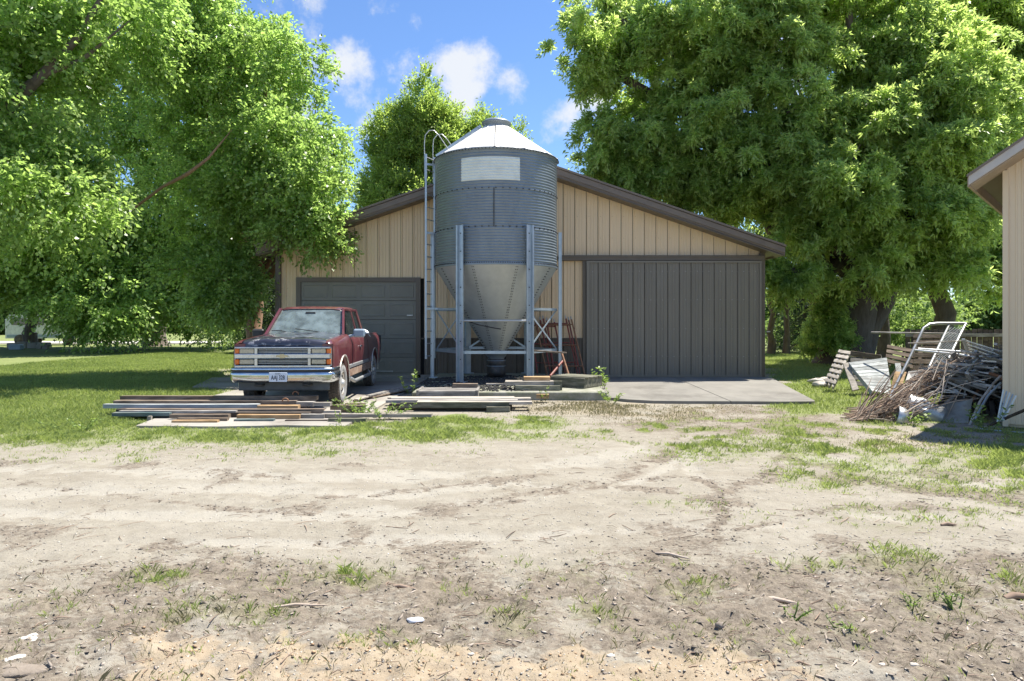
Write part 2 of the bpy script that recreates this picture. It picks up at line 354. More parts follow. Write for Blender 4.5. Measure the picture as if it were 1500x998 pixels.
def fields(x, y):
    """ground cover at world x, y: grass, dark dirt, orange sand, dry straw"""
    u, v = uv(x, y); n1 = fbm(x, y, .9, 3); n2 = fbm(x, y, 3.1, 21); n3 = fbm(x, y, 11, 33, 3)
    w = v+n1*22+n2*8; uw = u+n1*50+n2*18
    # lawn left and beyond
    g = sm(660, 618, w)*sm(345, 300, u+n1*20)
    g = np.maximum(g, sm(700, 640, w)*.55*sm(560, 400, uw)*(0.5+1.6*n2+n3))
    strip = sm(610, 622, w)*sm(662, 640, w)*sm(900, 760, uw)
    g = np.maximum(g, strip*(.85+1.2*n2))
    g = np.maximum(g, sm(21.5, 24, y)*np.where((x < -7.6) | (x > 7.6), 1, 0))
    g = np.maximum(g, sm(1105, 1150, uw)*sm(612, 596, w)*sm(18.5, 16, np.full_like(x, 0)+0)*1.0)
    g = np.maximum(g, sm(1110, 1200, uw)*sm(640, 660, w)*sm(735, 700, w)*(.8+1.6*n2)*sm(1700, 1550, u))
    g = np.maximum(g, sm(1180, 1300, uw)*sm(612, 640, w)*(.2+1.5*n2)*sm(700, 640, w))
    g = np.maximum(g, sm(800, 1000, uw)*sm(600, 620, w)*sm(670, 640, w)*(.1+1.8*n2))
    for (cu, cv, ru, rv, s) in [(235,845,40,10,.9),(520,843,50,12,1),(325,897,75,18,.9),(860,838,130,16,.45),(1015,866,38,16,1),(1300,822,48,13,1.1),
        (870,902,35,18,.9),(745,912,40,20,.7),(1385,872,60,28,.8),(1490,865,35,26,.9),(540,938,45,14,.6),(1240,925,45,30,.5),(1160,825,25,10,.8),(1210,830,20,8,.8),
        (975,742,50,9,.55),(1330,765,90,18,.5),(1480,745,50,10,.7),(60,900,80,30,.35),(800,900,60,25,.35),(160,955,60,16,.35),(430,660,90,10,.5),(1060,660,60,10,.6),(20,640,60,14,.5),(1150,650,40,10,.7),
        (1100,760,30,8,.3),(1250,750,40,10,.5),(420,940,25,12,.5),(960,935,50,18,.25),(1130,950,50,20,.45),(1370,990,60,20,.3),(700,935,60,16,.3)]:
        g = np.maximum(g, s*blob(u, v, cu, cv, ru*1.35, rv*1.35)*(.95+1.1*n2+n3))
    base = np.clip(.05+n2*.55, 0, .3)*sm(800, 860, w); g = np.maximum(g, base)
    road = (y > 47)*(y < 52.5)*(x < -6); g = np.where(road, 0, g)
    d = sm(800, 850, w+n2*8)*(.92+1.2*n2+.5*n1)
    d = np.maximum(d, blob(u, w, 570, 850, 330, 26)*(.9+n2)); d = np.maximum(d, blob(u, w, 60, 838, 160, 22)*(.8+n2))
    d = np.maximum(d, sm(830, 930, uw)*sm(1300, 1200, uw)*sm(590, 600, w)*sm(655, 620, w)*(.85+n2))
    d = np.maximum(d, sm(.16,.4,fbm(x, y, 1.7, 91, 5))*.75*sm(640, 680, v)); d = np.maximum(d, blob(u, w, 1050, 790, 200, 26)*(.35+1.5*n2)); d = np.maximum(d, .9*blob(u, v, 1290, 905+0*u, 300, 60)*(.8+1.2*n2))
    d = np.maximum(d, .7*blob(u, v, 1200, 640, 260, 26)*(.6+1.8*n2))
    # tyre tracks: darker crumbs along two curving ruts
    for (pts, wd, s) in [(((1005,625),(985,665),(900,700),(720,735),(640,745)),7,.5),(((1150,672),(1200,694),(1320,716),(1500,742)),7,.95),(((1150,672),(1125,700),(1060,725),(1045,790)),9,.7),
                         (((960,700),(1030,705),(1060,725)),5,.6),(((990,640),(980,660),(940,680)),6,.8),(((200,680),(330,690),(450,700)),4,.4),(((0,700),(250,735),(600,760)),4,.35),(((1000,628),(975,668),(880,712),(700,748)),4,.6),(((1500,752),(1300,748),(1180,752),(1040,790)),5,.5),(((830,690),(640,712),(400,730)),4,.45),(((1190,690),(1260,704),(1400,722),(1500,730)),4,.7)]:
        for (a, b) in zip(pts[:-1], pts[1:]):
            ax, ay = a; bx, by = b; t = np.clip(((u-ax)*(bx-ax)+(v-ay)*(by-ay))/((bx-ax)**2+(by-ay)**2), 0, 1)
            dd = np.hypot((u-ax-t*(bx-ax))*.35, v+n1*5-ay-t*(by-ay)); d = np.maximum(d, (s+.15)*np.exp(-(dd/wd)**2)*(.95+1.8*n2+1.4*n3))
    s_ = sm(920, 945, w+n3*22+n2*26)*sm(165, 230, uw)*sm(620, 540, uw)
    s_ = np.maximum(s_, sm(952, 975, w+n3*20+n2*20)*sm(300, 400, uw)*sm(1290, 1180, uw)); s_ = s_*np.clip(.85+1.3*n2+n3, 0, 1)
    d = d*(1-.9*s_)
    straw = np.maximum(blob(u, w, 900, 600, 180, 14)*(.8+n2), blob(u, w, 1380, 645, 160, 14)*(.8+n2)); straw = np.maximum(straw, sm(850, 980, w)*np.clip(.3+2*n2, 0, .6)*.5)
    return [np.clip(a, 0, 1) for a in (g, d, s_, straw)]
PALE = [((1008,630),(1000,665),(955,695),(820,728),(560,750),(250,752),(-100,745)), ((1500,765),(1300,762),(1130,775),(900,782),(600,790),(200,800)), ((1012,640),(1015,690),(1060,722),(1160,738)),
        ((930,655),(760,685),(500,700),(200,690),(-100,688)), ((1500,725),(1420,715),(1330,690),(1200,668)), ((800,712),(600,722),(300,715),(0,720))]
def pale(x, y):
    u, v = uv(x, y); u = u+fbm(x, y, .7, 5)*40; v = v+fbm(x, y, .9, 6)*10; o = np.zeros_like(x)
    for k_, pts in enumerate(PALE):
        for (a, b) in zip(pts[:-1], pts[1:]):
            ax, ay = a; bx, by = b; t = np.clip(((u-ax)*(bx-ax)+(v-ay)*(by-ay))/((bx-ax)**2+(by-ay)**2), 0, 1)
            dd = np.hypot((u-ax-t*(bx-ax))*.4, v-ay-t*(by-ay)); o = np.maximum(o, np.exp(-(dd/(9 if k_ != 2 else 6))**2))
    return np.clip(o*(.7+1.2*fbm(x, y, 1.3, 8, 5)+.6*fbm(x, y, 7, 9, 3)), 0, 1)
def height(x, y):
    u, v = uv(x, y)
    h = .035*fbm(x, y, .5, 50, 3)+.02*fbm(x, y, 2.2, 60, 4)
    near = sm(9, 3, y); h = h+(.004+.03*near*sm(780, 850, v))*fbm(x, y, 9, 70, 4, .6)
    g, d, s_, st = fields(x, y); h = h-.022*pale(x, y)+.012*d*fbm(x, y, 14, 80, 3)+.02*s_*(.4+fbm(x, y, 4, 90, 3))
    flat = sm(9.2, 10.2, y)*sm(21, 19.5, y)*sm(9, 8.6, np.abs(x)+0*y)
    return h*(1-.85*flat)*sm(120, 40, y)-.01*flat

# ------------------------------------------------------------------ ground
def axis(parts):
    o = []
    for a, b, s in parts: o += list(np.arange(a, b, s))
    return np.array(o+[parts[-1][1]])
xs = axis([(-1500,-300,200),(-300,-60,30),(-60,-16,2.2),(-16,-7,.16),(-7,-4,.05),(-4,4,.022),(4,7,.05),(7,16,.16),(16,60,2.2),(60,300,30),(300,1500,200)])
ys = axis([(-400,-20,60),(-20,0,2),(0,2.2,.15),(2.2,5,.018),(5,9,.032),(9,14,.07),(14,24,.16),(24,60,.8),(60,200,12),(200,2200,250)])
X, Y = np.meshgrid(xs, ys); Z = height(X, Y)
G, D, SA, ST = fields(X, Y)
nv = X.size; me = bpy.data.meshes.new('ground')
nx, ny = len(xs), len(ys)
ii = np.arange(nv).reshape(ny, nx); q = np.stack([ii[:-1,:-1], ii[:-1,1:], ii[1:,1:], ii[1:,:-1]], -1).reshape(-1)
me.vertices.add(nv); me.vertices.foreach_set('co', np.stack([X, Y, Z], -1).astype('f').reshape(-1))
me.loops.add(len(q)); me.loops.foreach_set('vertex_index', q.astype('i'))
npoly = len(q)//4; me.polygons.add(npoly); me.polygons.foreach_set('loop_start', np.arange(0, len(q), 4, dtype='i'))
me.polygons.foreach_set('use_smooth', np.ones(npoly, bool))
ca = me.attributes.new('cover', 'FLOAT_COLOR', 'POINT'); ca.data.foreach_set('color', np.stack([G, D, SA, ST], -1).astype('f').reshape(-1))
pa_ = me.attributes.new('pale', 'FLOAT', 'POINT'); pa_.data.foreach_set('value', pale(X, Y).astype('f').reshape(-1))
me.update(calc_edges=True)
gm, t, b = newmat('farmyard_ground'); n = t.nodes; l = t.links
at = n.new('ShaderNodeAttribute'); at.attribute_name = 'cover'; sp = n.new('ShaderNodeSeparateColor'); l.new(at.outputs['Color'], sp.inputs[0])
geo = n.new('ShaderNodeNewGeometry'); n_sep = n.new('ShaderNodeSeparateXYZ'); l.new(geo.outputs['Position'], n_sep.inputs[0])
def gn(scale, det=6, rough=.65, st=None):
    z = n.new('ShaderNodeTexNoise'); z.inputs['Scale'].default_value = scale; z.inputs['Detail'].default_value = det; z.inputs['Roughness'].default_value = rough
    if st:
        mp = n.new('ShaderNodeMapping'); mp.inputs['Scale'].default_value = st; l.new(geo.outputs['Position'], mp.inputs[0]); l.new(mp.outputs[0], z.inputs['Vector'])
    else: l.new(geo.outputs['Position'], z.inputs['Vector'])
    return z.outputs[0]
def mixc2(f, a, c):
    m_ = n.new('ShaderNodeMix'); m_.data_type = 'RGBA'
    for i, x in ((0, f), (6, a), (7, c)):
        if hasattr(x, 'is_output'): l.new(x, m_.inputs[i])
        else: m_.inputs[i].default_value = x if i == 0 else (*x, 1)
    return m_.outputs[2]
def mrg(x, a, c, lo=0., hi=1.):
    r_ = n.new('ShaderNodeMapRange'); r_.inputs[1].default_value = a; r_.inputs[2].default_value = c; r_.inputs[3].default_value = lo; r_.inputs[4].default_value = hi; l.new(x, r_.inputs[0]); return r_.outputs[0]
def mth(op, a, c):
    m_ = n.new('ShaderNodeMath'); m_.operation = op
    for i, x in enumerate((a, c)):
        if hasattr(x, 'is_output'): l.new(x, m_.inputs[i])
        else: m_.inputs[i].default_value = x
    return m_.outputs[0]
fine = gn(55, 5, .7); mid = gn(7, 7, .7); big = gn(.8, 5); grit = gn(160, 3)
grav = mixc2(mrg(mid, .35, .68), (.245,.22,.175), (.32,.29,.235)); grav = mixc2(mrg(gn(30, 8, .8), .54, .66, 0, .75), grav, (.17,.145,.115)); grav = mixc2(mrg(big, .45, .7, 0, .5), grav, (.345,.315,.265))
grav = mixc2(mrg(gn(1.6, 7, .7, (.5,1.7,1)), .47, .66, 0, .6), grav, (.225,.195,.15))
dirt = mixc2(mrg(gn(13, 8, .75), .36, .62), (.085,.068,.052), (.235,.195,.15)); dirt = mixc2(mrg(fine, .5, .7, 0, .7), dirt, (.31,.265,.21))
sand = mixc2(mrg(mid, .35, .65), (.31,.235,.15), (.41,.325,.225)); sand = mixc2(mrg(fine, .55, .7, 0, .5), sand, (.28,.19,.12))
gras = mixc2(mrg(mid, .3, .7), (.12,.16,.035), (.20,.25,.07)); gras = mixc2(mrg(gn(.5, 4), .4, .7, 0, .45), gras, (.25,.27,.10))
stra = mixc2(mrg(fine, .35, .65), (.22,.18,.12), (.42,.36,.26))
nsand = gn(20, 8, .75)
def edge(x, k=.9): return mrg(mth('ADD', x, mth('MULTIPLY', mth('SUBTRACT', mth('ADD', mth('MULTIPLY', nsand, .6), mth('MULTIPLY', fine, .4)), .5), k*2.2)), .3, .66)
at2 = n.new('ShaderNodeAttribute'); at2.attribute_name = 'pale'
grav = mixc2(mrg(edge(at2.outputs['Fac'], .6), 0, 1, 0, .62), grav, mixc2(mrg(fine, .4, .7), (.375,.35,.30), (.31,.285,.235)))
speck = gn(26, 8, .78, (.7,1.2,1)); dfac = mrg(mth('ADD', sp.outputs[1], mth('MULTIPLY', mth('SUBTRACT', speck, .5), 3.4)), .42, .78, 0, .92); c_ = mixc2(dfac, grav, dirt); c_ = mixc2(mrg(edge(at.outputs['Alpha']), 0, 1, 0, .6), c_, stra); c_ = mixc2(mrg(edge(sp.outputs[2], .7), 0, 1, 0, .7), c_, sand); gfar = mrg(n_sep.outputs[1], 7.0, 11.5, .14, .85); c_ = mixc2(mth('MULTIPLY', edge(sp.outputs[0], 1.6), gfar), c_, gras)
l.new(c_, b.inputs['Base Color']); b.inputs['Roughness'].default_value = .95; b.inputs['Specular IOR Level'].default_value = .15
bp = n.new('ShaderNodeBump'); bp.inputs['Strength'].default_value = .75; bp.inputs['Distance'].default_value = .02
l.new(mth('ADD', mth('ADD', mth('MULTIPLY', fine, .5), mth('MULTIPLY', grit, .3)), mid), bp.inputs['Height']); l.new(bp.outputs[0], b.inputs['Normal'])
me.materials.append(gm); gob = bpy.data.objects.new('ground', me); col.objects.link(gob); gob['kind'] = 'structure'

mb = MB(); mb.box((-60, 49.7, .02), (110, 4.6, .06)); mb.build('road', mat('pale_gravel_road', (.5,.47,.42), .9, var=.08, bump=.3), kind='structure')
# concrete slabs
mb = MB(); mb.prism([(-5.65,10.25),(-4.4,10.17),(-3.4,10.3),(-2.5,10.2),(-2.3,18.85),(-6.2,18.85),(-6.3,14.5)], 'z', -.1, .025); mb.build('truck_slab', M['conc'], kind='structure')
mb = MB(); mb.prism([(-7.6,16.2),(-6.35,15.9),(-6.35,19.2),(-8.3,18.9)], 'z', -.1, .03); mb.build('slab_piece', M['conc'], kind='structure')
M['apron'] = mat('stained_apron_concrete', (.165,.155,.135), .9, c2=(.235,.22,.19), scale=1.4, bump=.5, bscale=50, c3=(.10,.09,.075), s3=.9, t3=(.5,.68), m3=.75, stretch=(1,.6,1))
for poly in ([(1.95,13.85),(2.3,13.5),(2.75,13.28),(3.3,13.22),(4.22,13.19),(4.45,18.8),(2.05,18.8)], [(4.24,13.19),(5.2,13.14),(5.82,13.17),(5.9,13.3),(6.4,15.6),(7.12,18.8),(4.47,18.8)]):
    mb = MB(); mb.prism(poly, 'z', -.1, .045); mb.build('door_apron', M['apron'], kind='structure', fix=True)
mb = MB(); mb.box((-.05, 16.3, .03), (3.95, 5.0, .26), ch=.02); mb.build('bin_pad', M['conc2'], kind='structure')
mb = MB()  # gravel bits on the pad, darkened to paint in the shadow of the bin
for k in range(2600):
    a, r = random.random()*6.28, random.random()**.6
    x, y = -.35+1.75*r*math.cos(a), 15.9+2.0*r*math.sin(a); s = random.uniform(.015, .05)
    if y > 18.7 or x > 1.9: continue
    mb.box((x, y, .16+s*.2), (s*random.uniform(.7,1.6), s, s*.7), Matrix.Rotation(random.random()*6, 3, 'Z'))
mb.build('bin_shade_gravel', M['bin_shade'], label='gravel and crumbs scattered on the pad, coloured black as the shade under the hopper bin', cat='gravel', kind='stuff')

# ------------------------------------------------------------------ barn
BX0, BX1, BY = -6.52, 6.97, 19.0; PK = .225; SL = .345
def wz(x): return 3.50+SL*(6.97-.225-abs(x-PK))   # wall top
barn = thing('barn', 'tan metal-sided gabled barn with brown trim and grey sliding door behind the silo', 'barn', (PK, BY, 0))
mb = MB(); mb.prism([(BX0+.05,0),(BX1-.05,0),(BX1-.05,wz(BX1)-.03),(PK,wz(PK)-.03),(BX0+.05,wz(BX0)-.03)], 'y', BY+.02, BY+16); mb.build('wall', M['gap'], barn, fix=True)
for x in (BX0+.03, BX1-.03):
    mb = MB(); mb.box((x, BY+8.1, 1.75), (.05, 15.7, 3.45)); mb.build('side_wall', M['tan'], barn)
mb = MB(); mb.box((PK, BY-.02, .03), (13.3, .14, .14)); mb.build('foundation', M['conc'], barn)
PITCH = .3225
PROF = [(0,.03),(0,-.016),(.012,-.03),(.034,-.03),(.046,-.004),(.118,-.004),(.124,-.014),(.138,-.014),(.144,-.004),(.196,-.004),(.202,-.014),(.216,-.014),(.222,-.004),(.302,-.004),(.309,-.004),(.309,.03)]
def sheet_panel(x0, x1, zlo, ztop, y, m, name, parent, prof=PROF):
    """one ribbed sheet rib to rib, top edge follows ztop(x)"""
    xs_ = [x0+a/.3225*(x1-x0) for a, _ in prof]; ysx = [y+b_ for _, b_ in prof]; lo = []; hi = []
    for xx, yy in zip(xs_, ysx): lo.append((xx, yy, zlo)); hi.append((xx, yy, ztop(xx)))
    mb = MB(); mb.grid([lo, hi], smooth=False)
    return mb.build(name, m, parent)
DR = (2.05, 6.86, 3.24); GD = (-5.92, -2.6, 2.74)   # openings
x = BX1-.06
edges = []
while x > BX0+.06: edges.append(x); x -= PITCH
edges.append(BX0+.06)
for a, b_ in zip(edges[1:], edges[:-1]):
    c = (a+b_)/2
    if c > DR[0]:
        sheet_panel(a, b_, 3.40, wz, BY, M['tan'], 'siding_panel', barn)
    elif GD[0] < c < GD[1]:
        sheet_panel(a, b_, 2.78, wz, BY, M['tan'], 'siding_panel', barn)
    else:
        sheet_panel(a, b_, 1.12, wz, BY, M['tan'], 'siding_panel', barn)
        sheet_panel(a, b_, .1, lambda t_: 1.09, BY, M['brown'], 'wainscot_panel', barn)
for (a, b_) in ((BX0+.05, GD[0]-.05), (GD[1]+.05, DR[0]-.05)):
    mb = MB(); mb.box(((a+b_)/2, BY-.035, 1.105), (b_-a, .05, .035)); mb.build('wainscot_trim', M['brown'], barn)
for x_ in (BX0+.03, BX1-.03):
    mb = MB(); mb.box((x_, BY-.03, 1.77), (.15, .12, 3.46), ch=.008); mb.build('corner_trim', M['brown'], barn)
mb = MB(); mb.box((4.12, BY-.07, 3.335), (5.7, .16, .15), ch=.01); mb.box((4.12, BY-.165, 3.38), (5.7, .03, .03)); mb.build('door_track', M['brown'], barn)
mb = MB(); mb.box((DR[0]-.04, BY-.05, 1.66), (.1, .12, 3.2)); mb.build('door_post', M['brown'], barn)
sdoor = MB(); sdoor.box((4.47, BY-.09, 1.65), (4.84, .05, 3.18)); sdo = sdoor.build('sliding_door', M['gap'], barn)
x = 2.06; nP = 15; wP = (6.87-2.06)/nP
for i in range(nP):
    sheet_panel(x+i*wP, x+(i+1)*wP, .07, lambda t_: 3.22, BY-.145, M['door'], 'door_panel', sdo)
mb = MB(); mb.box((4.47, BY-.175, .075), (4.84, .04, .05)); mb.box((4.47, BY-.175, 3.225), (4.84, .04, .05)); mb.box((2.09, BY-.18, 1.65), (.07, .04, 3.1)); mb.box((6.85, BY-.18, 1.65), (.05, .04, 3.1)); mb.build('door_edge', M['door'], sdo)
mb = MB()
for z_ in (.62, 1.38, 2.18, 2.96):
    for i in range(nP):
        for dx in (.17, .12+.2):
            mb.box((x+i*wP+dx, BY-.155, z_+random.uniform(-.01,.01)), (.014, .012, .014))
mb.build('screw', M['alu'], sdo, kind='stuff')
mb = MB()
for z_ in (3.9, 4.5, 5.1, 1.25, 1.9, 2.5):
    for a in edges:
        if z_ < wz(a)-.15 and not (z_ < 3.3 and (a > DR[0]-.1 or GD[0] < a < GD[1])): mb.box((a+.07, BY-.008, z_), (.012, .012, .012))
mb.build('siding_screw', M['soffit'], barn, kind='stuff')
# garage door
gx0, gx1 = GD[0]+.06, GD[1]-.06
mb = MB(); mb.box((GD[0], BY-.03, 1.37), (.13, .12, 2.7)); mb.box((GD[1], BY-.03, 1.37), (.13, .12, 2.7)); mb.box(((GD[0]+GD[1])/2, BY-.032, 2.74), (GD[1]-GD[0]+.13, .124, .12)); mb.build('garage_frame', M['brown'], barn)
gdo = MB(); gdo.box(((gx0+gx1)/2, BY+.0, 1.36), (gx1-gx0, .03, 2.66)); gdo = gdo.build('garage_door', M['gap'], barn)
secs = 5; sh = 2.62/secs; pw = (gx1-gx0)/4
sm_ = MB(); sm_.box((0, 0, sh/2), (gx1-gx0-.01, .03, sh-.008), ch=.004); smesh = sm_.mesh('door_section', M['gdoor'])
pm = MB(); a, b_ = pw*.84, sh*.66
pm.add([(-a/2,0,-b_/2),(a/2,0,-b_/2),(a/2,0,b_/2),(-a/2,0,b_/2),(-a/2+.02,-.009,-b_/2+.02),(a/2-.02,-.009,-b_/2+.02),(a/2-.02,-.009,b_/2-.02),(-a/2+.02,-.009,b_/2-.02),
        (-a/2+.06,-.004,-b_/2+.06),(a/2-.06,-.004,-b_/2+.06),(a/2-.06,-.004,b_/2-.06),(-a/2+.06,-.004,b_/2-.06)],
       [(0,1,5,4),(1,2,6,5),(2,3,7,6),(3,0,4,7),(4,5,9,8),(5,6,10,9),(6,7,11,10),(7,4,8,11),(8,9,10,11)])
pmesh = pm.mesh('raised_panel', M['gdoor'])
ox = PK
for i in range(secs):
    s_ = inst(smesh, 'door_section', gdo, ((gx0+gx1)/2-ox, -.035, .06+i*sh))
    for j in range(4): inst(pmesh, 'raised_panel', gdo, (gx0+(j+.5)*pw-ox, -.052, .06+(i+.5)*sh))
mb = MB(); mb.box((-2.83, BY-.08, 1.75), (.16, .03, .03)); mb.box((-4.2, BY-.08, .2), (1.8, .02, .03)); mb.build('door_handle', M['alu'], gdo)
# roof: two slopes with fascia
def roofside(sg):
    a = 6.745+.42; zr = wz(PK)+.03
    tp = lambda s: (PK+sg*s, zr-SL*s)
    p = [tp(0), tp(a), (tp(a)[0], tp(a)[1]+.25), (tp(0)[0], tp(0)[1]+.26)]
    mb = MB(); mb.prism(p, 'y', BY-.5, BY+16.5); mb.build('roof', M['roof'], barn, fix=True)
    # fascia board, drip edge and soffit under the rake
    q = [(PK, zr+.05), (tp(a)[0]+sg*.003, tp(a)[1]+.05), (tp(a)[0]+sg*.003, tp(a)[1]+.2), (PK, zr+.20)]
    mb = MB(); mb.prism(q, 'y', BY-.53, BY-.503); mb.build('fascia', M['roof'], barn, fix=True)
    q = [(PK, zr+.215), (tp(a)[0]+sg*.02, tp(a)[1]+.215), (tp(a)[0]+sg*.02, tp(a)[1]+.27), (PK, zr+.27)]
    mb = MB(); mb.prism(q, 'y', BY-.56, BY-.45); mb.build('rake_trim', M['roof'], barn, fix=True)
    q = [(PK, zr-.03), (tp(a)[0]-sg*.05, tp(a)[1]-.03), (tp(a)[0]-sg*.05, tp(a)[1]-.006), (PK, zr-.006)]
    mb = MB(); mb.prism(q, 'y', BY-.52, BY-.04); mb.build('soffit', M['brown'], barn, fix=True)
    mb = MB(); mb.box((tp(a)[0]-sg*.02, BY+8, tp(a)[1]+.05), (.1, 16.9, .14)); mb.build('eave_trim', M['brown'], barn)
roofside(1); roofside(-1)
mb = MB(); mb.box((6.72+.35, BY-.16, 1.3), (.1, .05, .03)); mb.build('latch_bar', M['alu'], barn)

# ------------------------------------------------------------------ hopper bin
CX, CY = (727-750)/1000*17.3, 17.3; RB = 1.525
silo = thing('hopper_bin', 'corrugated galvanised hopper bin on blue-grey steel legs in front of the barn', 'grain bin', (CX, CY, .16))
def corr(z0, z1, R0, amp=.0105, pitch=.0667, k=6):
    n_ = int((z1-z0)/pitch*k); return [(R0+amp*math.sin(2*math.pi*(z0+(z1-z0)*i/n_)/pitch), z0+(z1-z0)*i/n_) for i in range(n_+1)]
zs = [2.93, 3.79, 4.68, 5.60]
for i in range(3):
    mb = MB(); mb.lathe(corr(zs[i]+.0, zs[i+1], RB+[.004,.0,.004][i]), 96, (CX, CY, 0)); mb.build('shell_ring', M['galv'], silo)
mb = MB(); mb.lathe([(RB+.02,2.90),(RB+.025,2.93),(RB+.012,2.97)], 96, (CX,CY,0)); mb.build('ring_flange', M['galv'], silo); mb = MB(); mb.lathe([(RB+.01,5.56),(RB+.03,5.575),(RB+.045,5.615),(RB+.02,5.63)], 96, (CX,CY,0)); mb.build('ring_flange', M['galv'], silo)
a0, a1 = R(270-31.5), R(270+23.5)
a0 = R(270)+math.asin((681-727)/88.5)*.99; a1 = R(270)+math.asin((761-727)/88.5)*.99
mb = MB(); mb.lathe([(r+.006, z) for r, z in corr(4.86, 5.40, RB+.004, k=6)], 30, (CX,CY,0), a0=a0, a1=a1); mb.build('white_panel', M['white'], silo)
NR = 14
rr = lambda t_: (RB+.05+(.33-RB-.05)*t_, 5.60+.88*t_)
for i in range(NR):
    am = R(270)+R(360/NR)*i; aa, ab = am, am+R(360/NR)
    mb = MB(); rows = []
    for t_ in (0, .5, 1):
        r_, z_ = rr(t_); row = []
        for j in range(7):
            an = aa+(ab-aa)*j/6; rib = .028 if j in (0, 6) else (.0 if j in (1, 5) else .004)
            row.append((CX+r_*math.cos(an), CY+r_*math.sin(an), z_+rib*(1-.4*t_)))
        rows.append(row)
    mb.grid(rows, smooth=False); mb.build('roof_panel', M['galvr'], silo)
mb = MB(); mb.lathe([(.33,6.46),(.34,6.49),(.34,6.56),(.37,6.57),(.37,6.61),(.30,6.66),(0,6.68)], 32, (CX,CY,0)); mb.build('lid', M['galv'], silo)
hz = lambda t_: (RB+.01+(.235-RB-.01)*t_, 2.92+(.80-2.92)*t_)
for i in range(9):
    aa = R(270-20)+R(40)*i; mb = MB(); rows = []
    for k in range(7):
        r_, z_ = hz(k/6); rows.append([(CX+r_*math.cos(aa+R(40)*j/8), CY+r_*math.sin(aa+R(40)*j/8), z_) for j in range(8+1)])
    mb.grid([r_[::-1] for r_ in rows]); mb.build('hopper_panel', M['galv2'], silo)
mb = MB()
def bolt(an, r_, z_, s=.011): mb.box((CX+(r_+.006)*math.cos(an), CY+(r_+.006)*math.sin(an), z_), (s*2, s*2, s*2), Matrix.Rotation(an, 3, 'Z'))
for i in range(9):
    aa = R(270-20)+R(40)*i
    if abs(math.sin(aa)+.4) > .75 and math.sin(aa) > .3: continue
    for k in range(1, 34):
        r_, z_ = hz(k/34)
        for off in (-.02, .02): bolt(aa+off/max(r_,.3)*1.0, r_, z_, .008)
for k in range(90):
    an = R(180)+R(180)*k/89; bolt(an, RB+.02, 2.955, .010)
    if k % 3 == 0:
        for z_ in (3.79, 4.68): bolt(an, RB+.01, z_, .012)
for k in range(26): bolt(R(270)-.013, RB+.01, 3.80+k*.0345, .011)
for k in range(60): bolt(R(180)+R(180)*k/59, RB+.045, 5.585, .010)
for k in range(20): r_, z_ = rr(k/20); mb.box((CX+.0, CY-r_, z_+.03), (.018,.018,.018))
mb.build('bolt', M['bolt'], silo, kind='stuff')
# hopper throat and boot
mb = MB(); mb.lathe([(.22,.84),(.25,.80),(.31,.80),(.31,.765),(.27,.76),(.24,.70),(.2,.66),(.19,.42)], 28, (CX,CY,0), flip=True); mb.build('throat', M['galv'], silo)
mb = MB(); mb.lathe([(.19,.64),(.235,.62),(.24,.5),(.22,.47),(.235,.45),(.24,.3),(.23,.22),(.16,.19),(0,.19)], 28, (CX,CY,0), flip=True); mb.build('boot', M['iron'], silo)
mb = MB()
for z_ in (.46, .60): mb.lathe([(.236,z_-.012),(.252,z_),(.236,z_+.012)], 28, (CX,CY,0))
mb.build('boot_clamp', M['galv'], silo)
mb = MB(); mb.tube([(CX-.72, CY-1.12, 1.62), (CX-.4, CY-1.0, 1.50), (CX, CY-.9, 1.42), (CX+.13, CY-.88, 1.40)], .013, 6); mb.build('cable', M['black'], silo)
# legs
LR = RB+.06; legp = []
for k in range(6):
    an = R(270-30)+R(60)*k; an += 0; ca_, sa_ = math.cos(an), math.sin(an); legp.append((CX+LR*ca_, CY+LR*sa_))
    zt = 3.83; rot = Matrix.Rotation(an+math.pi/2, 3, 'Z'); mb = MB(); c = Vector((CX+LR*ca_, CY+LR*sa_, 0))
    o_ = rot @ Vector((0, -.012, 0))
    mb.box(c+Vector((0,0,(zt+.16)/2)), (.12, .012, zt-.16), rot)
    for sx in (-1, 1):
        mb.box(c+rot @ Vector((sx*.064, -.03, 0))+Vector((0,0,(zt+.16)/2)), (.01, .075, zt-.16), rot)
        mb.box(c+rot @ Vector((sx*.082, -.066, 0))+Vector((0,0,(zt+.16)/2)), (.03, .008, zt-.16), rot)
    mb.box(c+Vector((0,0,.172)), (.24, .2, .02), rot)
    lg = mb.build('leg', M['leg'], silo)
    mb = MB()
    for z_ in np.arange(.7, 3.7, .42): mb.box(c+rot @ Vector((0, -.022, 0))+Vector((0,0,z_)), (.022, .012, .022), rot)
    mb.build('leg_bolt', M['bolt'], lg)
def pl(i, z_, k=1.0): return Vector((CX+(legp[i][0]-CX)*k, CY+(legp[i][1]-CY)*k, z_))
for i in range(6):
    j = (i+1) % 6
    mb = MB(); mb.beam(pl(i,.86,.97), pl(j,.86,.97), .012, .07); mb.build('ring_brace', M['leg'], silo)
    if i == 0:
        mb = MB(); mb.tube([pl(i,1.60,1.01), pl(j,1.60,1.01)], .026, 8); mb.build('cross_pipe', M['alu'], silo)
    elif i in (5, 1, 2, 4):
        mb = MB(); mb.beam(pl(i,1.88,.97), pl(j,1.88,.97), .012, .06); mb.build('ring_brace', M['leg'], silo)
    if i in (5, 1, 3):
        for (za, zb) in ((.88, 1.86), (1.86, .88)):
            mb = MB(); mb.beam(pl(i,za,.955), pl(j,zb,.955 if za < 1 else .965), .008, .045); mb.build('diagonal_brace', M['leg'], silo)
